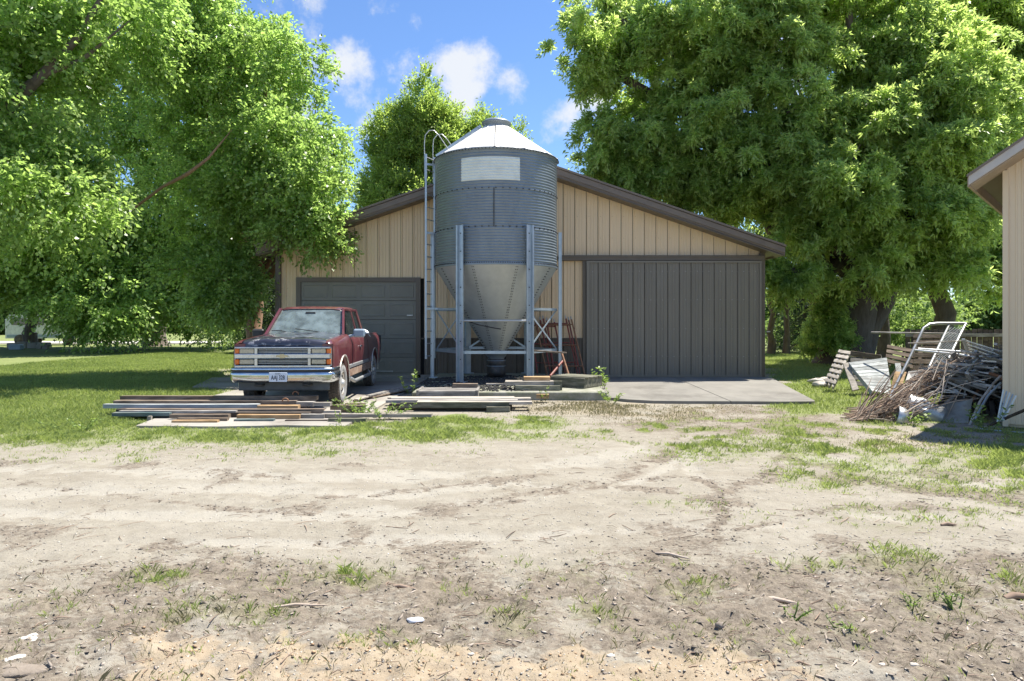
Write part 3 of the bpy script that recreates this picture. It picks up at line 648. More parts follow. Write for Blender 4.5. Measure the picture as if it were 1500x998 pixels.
# ladder on the left side
lad = MB(); LXc, LYc = CX-1.66, CY-.12; td = Vector((.42, .9, 0)).normalized()*.2
pa, pb = Vector((LXc, LYc, 0))-td, Vector((LXc, LYc, 0))+td
for p_ in (pa, pb): lad.box(p_+Vector((0,0,3.2)), (.045, .06, 5.1))
lado = lad.build('ladder', M['leg'], silo)
rm = MB(); rm.tube([(-td.x,-td.y,0),(td.x,td.y,0)], .014, 6); rmesh = rm.mesh('rung', M['alu'])
for k in range(17): inst(rmesh, 'rung', lado, (LXc-CX, LYc-CY, .72+k*.31-.16))
for p_, e in ((pa, 0), (pb, 1)):
    mb = MB(); q = Vector((0,0,1)); pts = [p_+Vector((-.03,0,5.2)), p_+Vector((-.04,0,6.1)), p_+Vector((-.02,0,6.3)), p_+Vector((.08,0,6.42)), p_+Vector((.2,0,6.42)), p_+Vector((.32,.02,6.3)), p_+Vector((.62,.05,5.86))]
    mb.tube([q_-Vector((0,0,.08)) for q_ in pts], .012, 7); mb.build('grab_rail', M['alu'], lado)
for z_ in (1.9, 3.79, 5.5):
    mb = MB(); mb.beam(pa+Vector((0,0,z_)), pa+Vector((.3,.12,z_)), .012, .05); mb.beam(pb+Vector((0,0,z_)), pb+Vector((.22,-.03,z_)), .012, .05); mb.build('ladder_bracket', M['leg'], lado)
rl = MB()
for off in (-.13, .13):
    rl.beam((CX-1.5, CY+off-.1, 5.72), (CX-.38, CY+off*.8-.05, 6.50), .03, .06)
for k in range(7):
    t_ = (k+.5)/7; rl.beam((CX-1.5+1.12*t_, CY-.23, 5.73+.78*t_), (CX-1.5+1.12*t_, CY+.05, 5.73+.78*t_), .03, .02)
rl.build('roof_ladder', M['leg'], silo)

# ------------------------------------------------------------------ pickup truck
TR = thing('pickup_truck', 'faded maroon extended-cab pickup with peeling black hood parked facing the yard', 'pickup truck', (-4.05, 12.02, .04), R(2.4)); TR.scale = (.93, 1, 1)
def tb(mb, name, m, parent=None, **k): return mb.build(name, m, parent or TR, world=False, **k)
def sx(z): return float(np.interp(z, [.42,.5,.62,.78,.95,1.06,1.14,1.19,1.22,1.25], [.90,.925,.955,.97,.97,.96,.945,.915,.885,.86]))
AX = (.93, 4.55)
def zb(y):
    z = .46 if y > .35 else .50
    for a in AX:
        if abs(y-a) < .47: z = max(z, .42+math.sqrt(.47**2-(y-a)**2)*1.02)
    return z
def side(y0, y1, sg, zt=1.25, m='paint', name='side_panel', nrow=11, taper=None, w=None):
    ysn = sorted(set([y0, y1]+[y0+(y1-y0)*i/8 for i in range(9)]+[a+d for a in AX for d in np.linspace(-.47, .47, 17) if y0 < a+d < y1]))
    rows = []
    for y in ysn:
        lo = zb(y); col_ = []
        k = 1 if taper is None else taper(y)
        for i in range(nrow+1):
            z = lo+(zt-lo)*(i/nrow); col_.append((sg*sx(z)*k, y, z))
        col_.insert(0, (sg*(sx(lo)*k-.10), y, lo)); rows.append(col_)
    mb = MB(); mb.grid(rows if sg < 0 else [r_[::-1] for r_ in rows])
    for y in (y0, y1):   # returns at the shut lines
        c_ = rows[0] if y == y0 else rows[-1]
        mb.grid([[p for p in c_], [(p[0]-sg*.03, p[1]+(.004 if y == y0 else -.004), p[2]) for p in c_]], False)
    return tb(mb, name, M[m], fix=False)
core = MB()   # dark inner body behind the shut lines
core.box((0, .95, .82), (1.45, 1.5, .5)); core.box((0, 2.65, .78), (1.76, 1.95, .7)); core.box((0, 4.55, .70), (1.2, 1.6, .35)); core.box((0, 2.7, .5), (1.0, 4.6, .2))
tb(core, 'chassis', M['black'])
ft = lambda y: 1-.05*max(0, (.45-y)/.45)**2
for sg in (-1, 1):
    side(.10, 1.60, sg, zt=1.12, taper=ft, name='fender'); d_ = side(1.615, 2.83, sg, name='door'); side(2.845, 3.60, sg, name='cab_side'); side(3.64, 5.52, sg, name='bed_side', zt=1.25)
    # arch trim
    for a in AX:
        pts = [(sg*.972, a+.475*math.cos(t_), .42+.485*math.sin(t_)) for t_ in np.linspace(R(-8), R(188), 20)]
        mb = MB(); mb.tube(pts, .016, 6); tb(mb, 'arch_trim', M['rim'])
        mb = MB(); mb.lathe([(.46,-.26),(.46,0)], 20, (sg*.86+(.26 if sg < 0 else 0), a, .42), axis='x', a0=0, a1=math.pi, flip=True); tb(mb, 'wheel_well', M['black'])
    mb = MB()
    mb.box((sg*.968, 2.52, .66), (.03, 2.15, .07), ch=.01); tb(mb, 'side_moulding', M['alu'])
    mb = MB(); mb.box((sg*.945, 2.73, .53), (.05, 2.62, .16), ch=.015); tb(mb, 'rocker_panel', M['mud'])
    mb = MB(); mb.tube([(sg*.90,1.62,.44),(sg*1.0,1.7,.36),(sg*1.01,1.8,.345),(sg*1.01,3.55,.345),(sg*1.0,3.65,.36),(sg*.9,3.75,.44)], .038, 10); tb(mb, 'step_bar', M['alu'])
    hd = MB(); hd.box((sg*.985, 2.62, 1.02), (.035, .17, .04), ch=.012); tb(hd, 'door_handle', M['chrome'] if sg > 0 else M['black'], d_)
    mb = MB(); mb.lathe([(.0,0),(.055,0),(.055,.01),(0,.012)], 14, (sg*.967, 2.3, .93), axis='x'); 
# fender tops
def hzc(y): return float(np.interp(y, [.07,.075,.09,.13,.2,.4,1.6], [1.09,1.13,1.17,1.20,1.222,1.24,1.306]))
for sg in (-1, 1):
    rows = []
    for y in (.10,.12,.16,.22,.35,.6,.9,1.2,1.45,1.60):
        k = ft(y); z = hzc(y); rows.append([(sg*.951*k, y, 1.115), (sg*.94*k, y, min(1.15, z-.03)), (sg*.92*k, y, z-.045), (sg*.88*k, y, z-.022), (sg*.84, y, z-.012), (sg*.79, y, z-.012)])
    mb = MB(); mb.grid(rows if sg > 0 else [r_[::-1] for r_ in rows]); tb(mb, 'fender_top', M['paint'])
    mb = MB(); mb.box((sg*.83, .125, .93), (.2, .03, .44)); tb(mb, 'fender_front', M['paint'])
# hood
rows = []
for y in (.07, .075, .09, .13, .2, .4, .7, 1.0, 1.3, 1.50):
    zc = {.07:1.09, .075:1.13, .09:1.17, .13:1.20, .2:1.222}.get(y, 1.225+.075*(y-.2)/1.3)
    row = []
    for x in np.linspace(-.80, .80, 15):
        e = abs(x)/.80; z = zc+.035*(1-e**2)+(.012 if .3 < e < .62 else 0)-(.03*max(0, e-.9)*10*.4)
        row.append((x, y+.06*e**3 if y < .3 else y, z))
    rows.append(row)
mb = MB(); mb.grid(rows); 
mb.grid([[(p[0], p[1], p[2]) for p in rows[0]][::-1], [(p[0], p[1]+.03, p[2]-.03) for p in rows[0]][::-1]], False); tb(mb, 'hood', M['hood'])
mb = MB(); mb.box((0, 1.57, 1.285), (1.66, .16, .03)); tb(mb, 'cowl', M['black'])
# greenhouse
wb = lambda s: Vector((s*.80, 1.56, 1.29)); wt = lambda s: Vector((s*.655, 2.16, 1.80))
roof_rows = []
for y, z, hw in ((2.10,1.80,.66),(2.16,1.835,.67),(2.4,1.862,.68),(2.9,1.87,.685),(3.3,1.858,.68),(3.46,1.83,.67),(3.50,1.79,.66)):
    roof_rows.append([(x*hw*1.045 if abs(x) == 1 else x*hw, y, z-(.075 if abs(x) == 1 else .02*abs(x)**3)) for x in (-1,-.93,-.7,-.35,0,.35,.7,.93,1)])
mb = MB(); mb.grid(roof_rows); 
mb.grid([[(p[0]*.97, p[1], p[2]-.05) for p in r_][::-1] for r_ in roof_rows]); roofo = tb(mb, 'cab_roof', M['paint'])
def pillar(pts, w, t_, nm='pillar', m='paint'):
    mb = MB()
    for a, b_ in zip(pts[:-1], pts[1:]): mb.beam(a, b_, w, t_, up=(1,0,0), ch=.008)
    tb(mb, nm, M[m])
for s in (-1, 1):
    pillar([(s*.82,1.50,1.265),(s*.69,2.12,1.80)], .07, .05)                    # A
    pillar([(s*.85,2.80,1.24),(s*.705,2.72,1.81)], .075, .035)                 # B
    pillar([(s*.845,3.55,1.24),(s*.69,3.40,1.80)], .12, .05)                   # C
    pillar([(s*.70,2.12,1.79),(s*.705,3.40,1.79)], .05, .05)                   # rail
    pillar([(s*.852,1.62,1.245),(s*.852,3.58,1.245)], .03, .035)               # belt
    mb = MB(); mb.add([(s*.838,1.72,1.26),(s*.842,2.77,1.26),(s*.715,2.70,1.775),(s*.708,2.20,1.775)], [(0,1,2,3) if s > 0 else (3,2,1,0)]); tb(mb, 'side_window', M['sglass'])
    mb = MB(); mb.add([(s*.842,2.85,1.26),(s*.838,3.47,1.26),(s*.708,3.34,1.775),(s*.715,2.77,1.775)], [(0,1,2,3) if s > 0 else (3,2,1,0)]); tb(mb, 'rear_side_window', M['sglass'])
    mb = MB(); mb.box((s*1.09, 1.86, 1.31), (.25, .10, .17), ch=.035); mb.tube([(s*.87,1.84,1.24),(s*.99,1.85,1.27)], .03, 8); mr_ = tb(mb, 'wing_mirror', M['mirror'] if s > 0 else M['black'])
ws = [[(x*(.785+(.655-.785)*t_), 1.58+.56*t_-.05*(1-x*x), 1.295+.50*t_) for x in np.linspace(-1, 1, 11)] for t_ in np.linspace(0, 1, 6)]
mb = MB(); mb.grid(ws); tb(mb, 'windshield', M['wshield'])
fr = [ws[0][i] for i in range(11)]; mb = MB(); mb.tube(fr, .014, 6); mb.tube(ws[-1], .014, 6); tb(mb, 'windshield_seal', M['black'])
mb = MB(); mb.add([(-.75,3.56,1.26),(.75,3.56,1.26),(.62,3.47,1.78),(-.62,3.47,1.78)], [(0,1,2,3)]); tb(mb, 'rear_window', M['sglass'])
for (xa, xb, zt) in ((.33, -.22, 1.40), (-.35, -.72, 1.36)):
    mb = MB(); mb.tube([(xa,1.52,1.325),(xa-.05,1.545,1.34),((xa+xb)/2,1.555,1.35+.02),(xb,1.60,zt)], .009, 5); tb(mb, 'wiper', M['black'])
for x in (-.4, .4):
    mb = MB(); mb.box((x, 2.75, 1.2), (.55, .16, .62), Matrix.Rotation(R(-12), 3, 'X'), ch=.05); mb.box((x, 2.8, 1.58), (.26, .1, .16), ch=.04); mb.box((x, 2.4, .98), (.55, .55, .2), ch=.05); tb(mb, 'seat', M['seat'])
mb = MB(); mb.box((0, 1.85, 1.17), (1.55, .4, .16), ch=.04); tb(mb, 'dashboard', M['black'])
mb = MB(); mb.tube([(.38+.18*math.cos(a), 2.12-.05*math.sin(a), 1.24+.17*math.sin(a)) for a in np.linspace(0, 6.283, 20)], .014, 6); tb(mb, 'steering_wheel', M['black'])
mb = MB(); mb.box((0, 2.0, 1.71), (.22, .02, .06), ch=.01); tb(mb, 'rear_view_mirror', M['black'])
# bed
mb = MB(); mb.box((0, 4.58, .80), (1.6, 1.85, .04)); mb.box((0, 3.66, 1.0), (1.72, .04, .46)); mb.box((0, 5.50, .95), (1.8, .05, .56))
for s in (-1, 1): mb.box((s*.835, 4.58, 1.245), (.07, 1.88, .03), ch=.008); mb.box((s*.80, 4.58, 1.0), (.02, 1.86, .46))
tb(mb, 'bed_box', M['paint'])
mb = MB(); mb.box((0, 5.62, .60), (1.86, .14, .18), ch=.03); tb(mb, 'rear_bumper', M['black'])
for s in (-1, 1):
    mb = MB(); mb.box((s*.93, 5.535, 1.0), (.09, .04, .38), ch=.01); tb(mb, 'taillight', M['black'])
# front face
mb = MB()
for z_, h_ in ((1.083,.03),(.752,.04)): mb.box((0, .06, z_), (1.80, .07, h_), ch=.008)
mb.box((0, .055, .935), (1.80, .08, .085), ch=.012)
for x in (-.50, .50): mb.box((x, .062, .92), (.06, .06, .33), ch=.006)
for x in (-.905, .905): mb.box((x, .10, .92), (.012, .05, .33))
grl = tb(mb, 'grille_surround', M['chrome'])
mb = MB(); mb.box((0, .13, .92), (1.72, .04, .33)); tb(mb, 'grille_backing', M['black'])
for zc in (1.022, .835):
    for k in (-1, 0, 1):
        mb = MB(); mb.box((0, .085, zc+k*.026), (.93, .03, .009)); tb(mb, 'grille_bar', M['alu'], grl)
    for x in (-.33, 0, .33):
        mb = MB(); mb.box((x, .09, zc), (.012, .03, .09)); tb(mb, 'grille_upright', M['black'], grl)
    for s in (-1, 1):
        h_ = .088; mb = MB(); mb.box((s*.675, .068, zc), (.27, .06, h_), ch=.012); tb(mb, 'headlight', M['lens'])
        mb = MB(); mb.box((s*.675, .085, zc), (.295, .05, h_+.022), ch=.01); tb(mb, 'headlight_bezel', M['black'])
        mb = MB(); mb.box((s*.86, .10, zc), (.085, .11, h_+.01), ch=.014); tb(mb, 'marker_lamp', M['amber'])
bt = [(-.115,-.018),(-.05,-.018),(-.04,-.036),(.04,-.036),(.05,-.018),(.115,-.018),(.095,.018),(.045,.018),(.035,.036),(-.045,.036),(-.035,.018),(-.095,.018)]
mb = MB(); mb.prism([(a*1.05, .937+b_) for a, b_ in bt], 'y', -.005, .02); tb(mb, 'emblem', M['gold'], grl, fix=True)
# bumper: profile swept along a curved plan
plan = [(-.985,.42),(-.985,.2),(-.965,.06),(-.90,-.02),(-.5,-.06),(0,-.07),(.5,-.06),(.90,-.02),(.965,.06),(.985,.2),(.985,.42)]
def sweep(prof, nm, m, pl_=plan, **k):
    rows = []
    for i, (x, y) in enumerate(pl_):
        a = Vector(pl_[max(0,i-1)]); c = Vector(pl_[min(len(pl_)-1,i+1)]); t_ = (c-a).normalized(); nn = Vector((t_.y, -t_.x))
        rows.append([(x+nn.x*o, y+nn.y*o, z) for o, z in prof])
    mb = MB(); mb.grid(rows); return tb(mb, nm, m, **k)
bmp = sweep([(-.06,.735),(-.01,.735),(.012,.72),(.012,.70)], 'bumper_top', M['chrome'])
sweep([(.012,.70),(.004,.695),(.002,.655),(.012,.65)], 'bumper_rub_strip', M['black'])
sweep([(.012,.65),(.022,.64),(.024,.60),(.016,.55),(.0,.50),(-.03,.475),(-.08,.47)], 'bumper', M['chrome'])
mb = MB(); mb.box((0, .14, .405), (1.72, .05, .17), ch=.02); mb.box((0, .3, .33), (1.5, .3, .03)); tb(mb, 'air_dam', mat('dark_blue_grey_plastic', (.07,.08,.09), .55, var=.2))
for s in (-1, 1):
    mb = MB(); mb.tube([(s*.45-.08,.13,.43),(s*.45-.06,.02,.425),(s*.45+.06,.02,.425),(s*.45+.08,.13,.43)], .02, 8); tb(mb, 'tow_hook', M['iron'])
px = -.04
mb = MB(); mb.box((px, -.105, .575), (.335, .012, .165), ch=.005); plo = tb(mb, 'licence_plate', M['plate'])
def text(body, size, loc, rot, m, name, parent, bold=.0, sx_=1.0):
    cu = bpy.data.curves.new(name, 'FONT'); cu.body = body; cu.size = size; cu.align_x = 'CENTER'; cu.align_y = 'CENTER'; cu.extrude = .001; cu.offset = bold
    o = bpy.data.objects.new(name, cu); col.objects.link(o)
    dg = bpy.context.evaluated_depsgraph_get(); me_ = bpy.data.meshes.new_from_object(o.evaluated_get(dg))
    bpy.data.objects.remove(o); me_.materials.clear(); me_.materials.append(m)
    o = bpy.data.objects.new(name, me_); col.objects.link(o); o.parent = parent; o.location = loc; o.rotation_euler = rot; o.scale = (sx_, 1, 1); return o
text('AAJ 328', .105, (px, -.113, .565), (R(90),0,0), M['ink'], 'plate_number', plo, .002, .72)
text('IOWA', .03, (px, -.113, .632), (R(90),0,0), M['ink'], 'plate_state', plo, .0, 1.2)
# wheels
def wheel(x, y, sg):
    mb = MB(); w2 = .125; r = .37
    prof = [(.21,-w2+.02),(.30,-w2),(.345,-w2+.01),(r,-w2+.04),(r,w2-.04),(.345,w2-.01),(.30,w2),(.21,w2-.02)]
    mb.lathe([(r_, h_) for r_, h_ in prof], 40, (x, y, .37), axis='x'); 
    for k in range(44):
        an = 2*math.pi*k/44
        for o in (-.075, 0, .075): mb.box((x+o, y+(r+.004)*math.cos(an+(o != 0)*.07), .37+(r+.004)*math.sin(an+(o != 0)*.07)), (.055, .03, .018), Matrix.Rotation(an-math.pi/2+.0, 3, 'X'))
    wo = tb(mb, 'wheel', M['tyre'])
    mb = MB(); s = sg*(w2+.002); mb.lathe([(.235, sg*(w2-.012)),(.27,s),(.315,s),(.345,sg*(w2-.008))], 36, (x,y,.37), axis='x', flip=sg < 0); tb(mb, 'sidewall', M['wall_rub'], wo)
    mb = MB(); mb.lathe([(.215,-w2+.03),(.215,sg*(w2-.03)),(.235,sg*(w2-.012)),(.225,sg*(w2-.01)),(.205,sg*(w2-.035)),(.19,sg*(w2-.055)),(.15,sg*(w2-.05)),(.09,sg*(w2-.03)),(.07,sg*(w2-.01)),(.065,sg*(w2+.02)),(0,sg*(w2+.025))], 36, (x,y,.37), axis='x', flip=sg < 0); tb(mb, 'rim', M['rim'], wo)
    mb = MB()
    for k in range(8):
        an = 2*math.pi*k/8; mb.box((x+sg*(w2-.045), y+.155*math.cos(an), .37+.155*math.sin(an)), (.012, .05, .035), Matrix.Rotation(an, 3, 'X'))
    tb(mb, 'rim_slot', M['black'], wo)
for y in AX:
    for sg in (-1, 1): wheel(sg*.83, y, sg)
for y, s in ((1.45, 1), (1.45, -1)):
    mb = MB(); mb.box((s*.86, y, .38), (.2, .02, .24)); tb(mb, 'mud_flap', M['black'])
mb = MB()
for y in AX: mb.tube([(-.8, y, .37), (.8, y, .37)], .045, 8); mb.lathe([(0,-.14),(.1,-.1),(.14,0),(.1,.14),(0,.16)], 14, (0, y, .37), axis='x')
tb(mb, 'axle', M['iron'])
mb = MB(); mb.tube([(.78,2.0,1.28),(.79,1.68,1.9)], .004, 4)
TW = FR[TR.name]
def lump(c, s, sq=(1,1,.6), seed=0, n_=10):
    rr_ = random.Random(seed); mb = MB(); rows = []; ph = [rr_.random()*6 for _ in range(6)]
    for i in range(n_+1):
        th = math.pi*i/n_; row = []
        for j in range(2*n_+1):
            p = 2*math.pi*(j % (2*n_))/(2*n_); k = 1+.13*math.sin(3*p+ph[0]+2*th)+.12*math.sin(2*th*2+ph[1])*math.cos(p*2+ph[2])+.06*math.sin(5*p+ph[3])*math.sin(4*th)
            row.append((c[0]+s*sq[0]*k*math.sin(th)*math.cos(p), c[1]+s*sq[1]*k*math.sin(th)*math.sin(p), c[2]+s*sq[2]*k*math.cos(th)))
        rows.append(row)
    mb.grid([r_[::-1] for r_ in rows]); return mb
for i, (x, y, sc, lb) in enumerate(((.62, 4.2, .2, 'pale bulging sack in the truck bed nearest the cab'), (.55, 4.75, .22, 'pale bulging sack farther back in the truck bed'))):
    w_ = TW @ Vector((x, y, 1.18)); lump(w_, sc, (1, 1.2, .7), i).build('sack', M['foil'], label=lb, cat='sack')

# ------------------------------------------------------------------ lumber pile in front of the truck
GB = 'boards in the long pile in front of the truck'
def board(u0, u1, v0, v1, d, m, label, dep=.14, tilt=0.0, name='board', group=GB, cat='board', sk=0.0):
    d2 = d; zt = CH-(v0-470)/1000*(d+ .0); zb_ = CH-(v1-470)/1000*d
    x0, x1 = (u0-750)/1000*d, (u1-750)/1000*d
    mb = MB(); h_ = max(.02, zt-zb_); mb.bowed(x1-x0, dep, h_, int(u0*7+v0))
    me_ = mb.mesh(name, M[m]); o = bpy.data.objects.new(name, me_); col.objects.link(o)
    o.location = ((x0+x1)/2, d+dep/2, zb_+h_/2); o.rotation_euler = (random.uniform(-.02,.02), tilt, sk+random.uniform(-.008,.008))
    return tag(o, label, cat, group)
board(175,463,580.5,587,11.95,'w_brown','long brown timber along the top back of the pile, cut end near wheel',.14, name='timber')
board(166,434,587.5,593,11.75,'w_brown','brown-grey board just below the top timber of the pile',.15)
board(150,377,593,599,11.55,'w_white','pale grey board reaching farthest left in the pile',.14)
board(377,437,594.5,602,11.42,'w_orange','short orange board end-on to the pale grey board, middle of the pile',.14)
board(182,474,600,606.8,11.25,'w_brown','long brown board below the short orange one at mid height of the pile',.13)
board(434,459,589,595.5,11.6,'w_grey','short lilac-grey offcut to the right of the brown-grey board',.12)
board(459,484,590,595,11.5,'w_pale','short pale offcut next to the lilac-grey offcut near the wheel',.12)
board(174,345,602,605.5,11.12,'w_grey','thin grey lath above the blue-grey board at the left of the pile',.08)
board(164,248,605,610,11.02,'w_teal','blue-grey painted board at the lower left of the pile',.12)
board(248,335,607.5,613,10.9,'w_brown','rough brown board right of the blue-grey one, low in the pile',.11)
board(258,332,613,617,10.72,'w_brown','rough brown board lying directly under another near the left slab edge',.10)
board(252,318,616,621,10.55,'w_orange','yellow-brown board lowest and frontmost on the left of the slab',.08, sk=.02)
board(347,439,608,614,10.95,'w_orange','long orange board at the bottom middle of the pile, above a teal one',.1)
board(343,400,614.5,619.5,10.7,'w_teal','short teal board on the slab under the long orange board',.09)
board(439,474,607.5,613,11.0,'w_grey','short grey board right of the long orange board',.12)
board(484,533,594,604,11.7,'w_brown','short thick brown beam at the right end of the pile by the front wheel',.16)
board(474,498,602,606.5,11.25,'w_pale','short pinkish offcut in front of the thick brown beam',.1)
board(469,632,607,611.5,11.05,'w_pale','long pale board running out right of the pile into the weeds',.12, sk=-.01)
board(481,536,613.5,620,10.65,'w_green','dark green-grey board lying at the right slab edge in front of the weeds',.1)
board(418,480,615.5,619,10.72,'w_dark','thin dark lath on the slab between the teal and green-grey boards',.07)
board(505,533,591,593.5,12.1,'w_brown','thin brown lath behind the thick brown beam',.1)
board(215,221,610,618,10.85,'w_pale','small pale upright block under the left of the pile',.06, cat='block', name='wood_block')
# hidden layers that carry the visible ones
for i, (xa, xb, y, z, m) in enumerate(((-6.7,-3.9,11.97,.135,'w_dark'),(-6.4,-3.6,12.05,.07,'w_dark'),(-6.5,-3.9,11.7,.085,'w_brown'),(-6.6,-4.0,11.45,.07,'w_dark'),(-6.3,-3.3,11.2,.05,'w_dark'))):
    mb = MB(); mb.box((0,0,0), (xb-xa, .17, .075), ch=.006); o = bpy.data.objects.new('board', mb.mesh('board', M[m])); col.objects.link(o); o.location = ((xa+xb)/2, y, z+.02)
    tag(o, ('second-deepest dark board under the back right of the pile','deepest dark board at the very back of the pile','brown board buried under the brown-grey one at the back of the pile','dark board buried mid-pile beneath the pale grey board','dark board at the bottom of the pile just above the slab front')[i], 'board', GB)
for i, (x, y, l_) in enumerate(((-5.6, 11.6, 'left'), (-4.2, 11.7, 'right'))):
    pts = [P(458 if i else 432, 581+(8 if i else 0), 11.9)]
for i, (u, v, d) in enumerate(((433,577,12.0),(418,587,11.75))):
    c = P(u, v, d); mb = MB(); mb.tube([c+Vector((.05*math.cos(a), .0, .04*math.sin(a))) for a in np.linspace(-.3, 3.6, 9)], .012, 6)
    mb.build('wire_loop', M['rust'], label=('rusty wire loop on the top timber of the pile', 'rusty wire loop on the brown-grey board of the pile')[i], cat='wire')

# planks right of the truck
GP = 'planks in the low stack left of the concrete pad'
def plank(x0, x1, y, z, w, h, m, label, sk=0., tl=0., cat='plank', group=GP, name='plank'):
    mb = MB(); mb.bowed(x1-x0, w, h, int(y*997)); o = bpy.data.objects.new(name, mb.mesh(name, M[m])); col.objects.link(o)
    o.location = ((x0+x1)/2, y, z+h/2); o.rotation_euler = (0, tl, sk); return tag(o, label, cat, group)
plank(-2.35,.05,12.98,.10,.2,.05,'w_pale','pale plank at the back of the low stack',.01)
plank(-2.25,.35,12.74,.11,.2,.05,'w_pale','long pale plank second from the back of the low stack, reaching far right',-.012)
plank(-2.3,.1,12.5,.105,.2,.05,'w_grey','grey plank in the middle of the low stack')
plank(-1.7,.36,12.27,.10,.19,.05,'w_pale','pinkish pale plank at the front of the low stack, its right end poking out',-.01)
plank(-1.98,-.05,12.12,.055,.07,.10,'w_green','greenish plank on edge along the front of the low stack')
plank(-.45,-.04,12.02,-.005,.06,.09,'w_green','short greenish block on edge at the right front corner of the low stack')
plank(-2.2,0,12.6,.0,.7,.095,'w_dark','dark bearer plank hidden under the low stack')
for i in range(6):
    a = P(505+i*7, 596-i*2, 13.0); mb = MB(); L = random.uniform(1.6, 2.6)
    mb.box((0,0,0), (random.uniform(.07,.13), L, .03), ch=.005); o = bpy.data.objects.new('lath', mb.mesh('lath', M[('w_brown','w_pale','w_grey')[i % 3]])); col.objects.link(o)
    o.location = (-2.85+i*.12, 14.1+i*.22, .07+.02*(i % 3)); o.rotation_euler = (R(1), 0, R(-12-3*i))
    tag(o, ('first','second','third','fourth','fifth','last')[i]+' old lath counted from the truck wheel along the right edge of the slab', 'lath', 'laths along the right edge of the truck slab')
# shallow tray
tr_ = thing('wooden_tray', 'grey weathered shallow wooden tray lying before the left legs of the bin', 'tray', (-1.27, 13.5, .09))
mb = MB(); mb.box((-1.27,13.75,.12), (1.2,.7,.02)); mb.build('base', M['w_grey'], tr_)
for (c, s) in (((-1.27,13.38,.15),(1.12,.03,.12)),((-1.27,14.12,.15),(1.12,.03,.12)),((-1.85,13.75,.16),(.05,.8,.16)),((-.69,13.75,.16),(.05,.8,.16))):
    mb = MB(); mb.box(c, s, ch=.005); mb.build('side', M['w_grey'], tr_)
for k in range(4):
    mb = MB(); mb.box((-1.27,13.48+.18*k,.215), (1.2,.12,.02), ch=.004); mb.build('slat', M['w_grey'], tr_)
board(663,700,562.5,571.5,14.0,'w_brown','reddish brown thick block on the front left of the concrete pad',.16, group=None, cat='block', name='timber_block')
GS = 'boards stacked on the front edge of the concrete pad'
board(767,806,552.5,558.5,14.3,'w_orange','orange short board on top of the stack beside the timber box',.26, group=GS)
board(740,812,559,564.5,14.15,'w_pale','pale pinkish board in the middle of the stack on the concrete pad',.3, group=GS)
board(755,821,565,571.5,14.05,'w_green','greenish board at the bottom of the stack on the concrete pad',.3, group=GS)
board(812,824,558.5,571.5,14.12,'w_green','small upright block closing the right end of the board stack',.1, group=None, cat='block', name='wood_block')
board(786,804,578,584,13.4,'w_orange','small yellow wood block lying in front of the concrete pad',.12, group=None, cat='block', name='wood_block')
board(712,745,562,564,15.0,'w_pale','thin pale lath lying on the shade-coloured gravel under the bin',.06, group=None, cat='lath', name='lath')
bxo = thing('timber_box', 'weathered square timber box on the right end of the concrete pad', 'box', (1.42, 15.0, .17), R(-38))
for (c, s) in (((0,-.35,.105),(.86,.05,.21)),((0,.35,.105),(.86,.05,.21)),((-.405,0,.105),(.05,.65,.21)),((.405,0,.105),(.05,.65,.21))):
    mb = MB(); mb.box(c, s, ch=.006); mb.build('side', M['w_green'], bxo, world=False)
for k in range(4):
    mb = MB(); mb.box((0,-.27+.18*k,.215), (.9,.14,.025), ch=.004); mb.build('top_slat', M['w_green'], bxo, world=False)

# ------------------------------------------------------------------ red scaffold frames leaning on the barn
def scaff(u_t0, u_b0, wdt, d0, d1, vtop, label, m='red', rungs=(.35, .95, 1.55)):
    a0_ = P(u_t0, vtop, d1); b0_ = Vector(((u_b0-750)/1000*d0, d0, .17 if u_b0 < 848 else .06))
    t = thing('scaffold_frame', label, 'scaffold frame', tuple(b0_), 0, 'steel scaffold frames leaning on the barn')
    off = Vector((wdt, .05, 0))
    for k in (0, 1):
        mb = MB(); mb.tube([b0_+off*k, a0_+off*k], .022, 7); mb.build('upright', M[m], t)
        mb = MB(); mb.tube([a0_+off*k, a0_+off*k+(a0_-b0_).normalized()*.09], .014, 6); mb.build('pin', M['alu'], t)
    for r_ in rungs:
        p_ = b0_+(a0_-b0_)*(r_/1.7); mb = MB(); mb.tube([p_, p_+off], .016, 6); mb.build('rung', M[m], t)
scaff(833,851,-.78,18.25,18.75,469,'frontmost red scaffold frame leaning right of the right bin leg')
scaff(829,846,-.62,18.35,18.78,467,'dark red scaffold frame behind the frontmost one beside the bin leg')
scaff(837,858,-1.0,18.15,18.7,468,'brown rusty scaffold frame farthest right against the dark wainscot','rust')
scaff(812,828,-.5,18.4,18.8,472,'red scaffold frame seen between the front and right bin legs')
scaff(801,812,-.45,18.3,18.8,470,'red scaffold frame leaning just right of the front right bin leg')
mb = MB(); mb.tube([P(826,527,17.2), P(806,551,16.6)], .03, 8); mb.build('red_pipe', M['red'], label='bright red pipe propped diagonally under the bin, right side', cat='pipe')
mb = MB(); mb.tube([P(823,518,17.0), P(834,553,16.6)], .028, 8); mb.build('rusty_pipe', M['rust'], label='rusty bent pipe hanging from the lower brace of the bin', cat='pipe')
mb = MB(); mb.beam(P(778,513.5,16.1), P(828,517,16.5), .14, .04, ch=.006); mb.build('shelf_board', M['w_brown'], label='brown board laid across the lower bin braces', cat='board')

# ------------------------------------------------------------------ shed at the right edge
SC = Vector((7.45, 10.3, 0)); th = R(-42); shed = thing('shed', 'tan metal-sided shed with brown eave at the right edge of the yard', 'shed', tuple(SC), th)
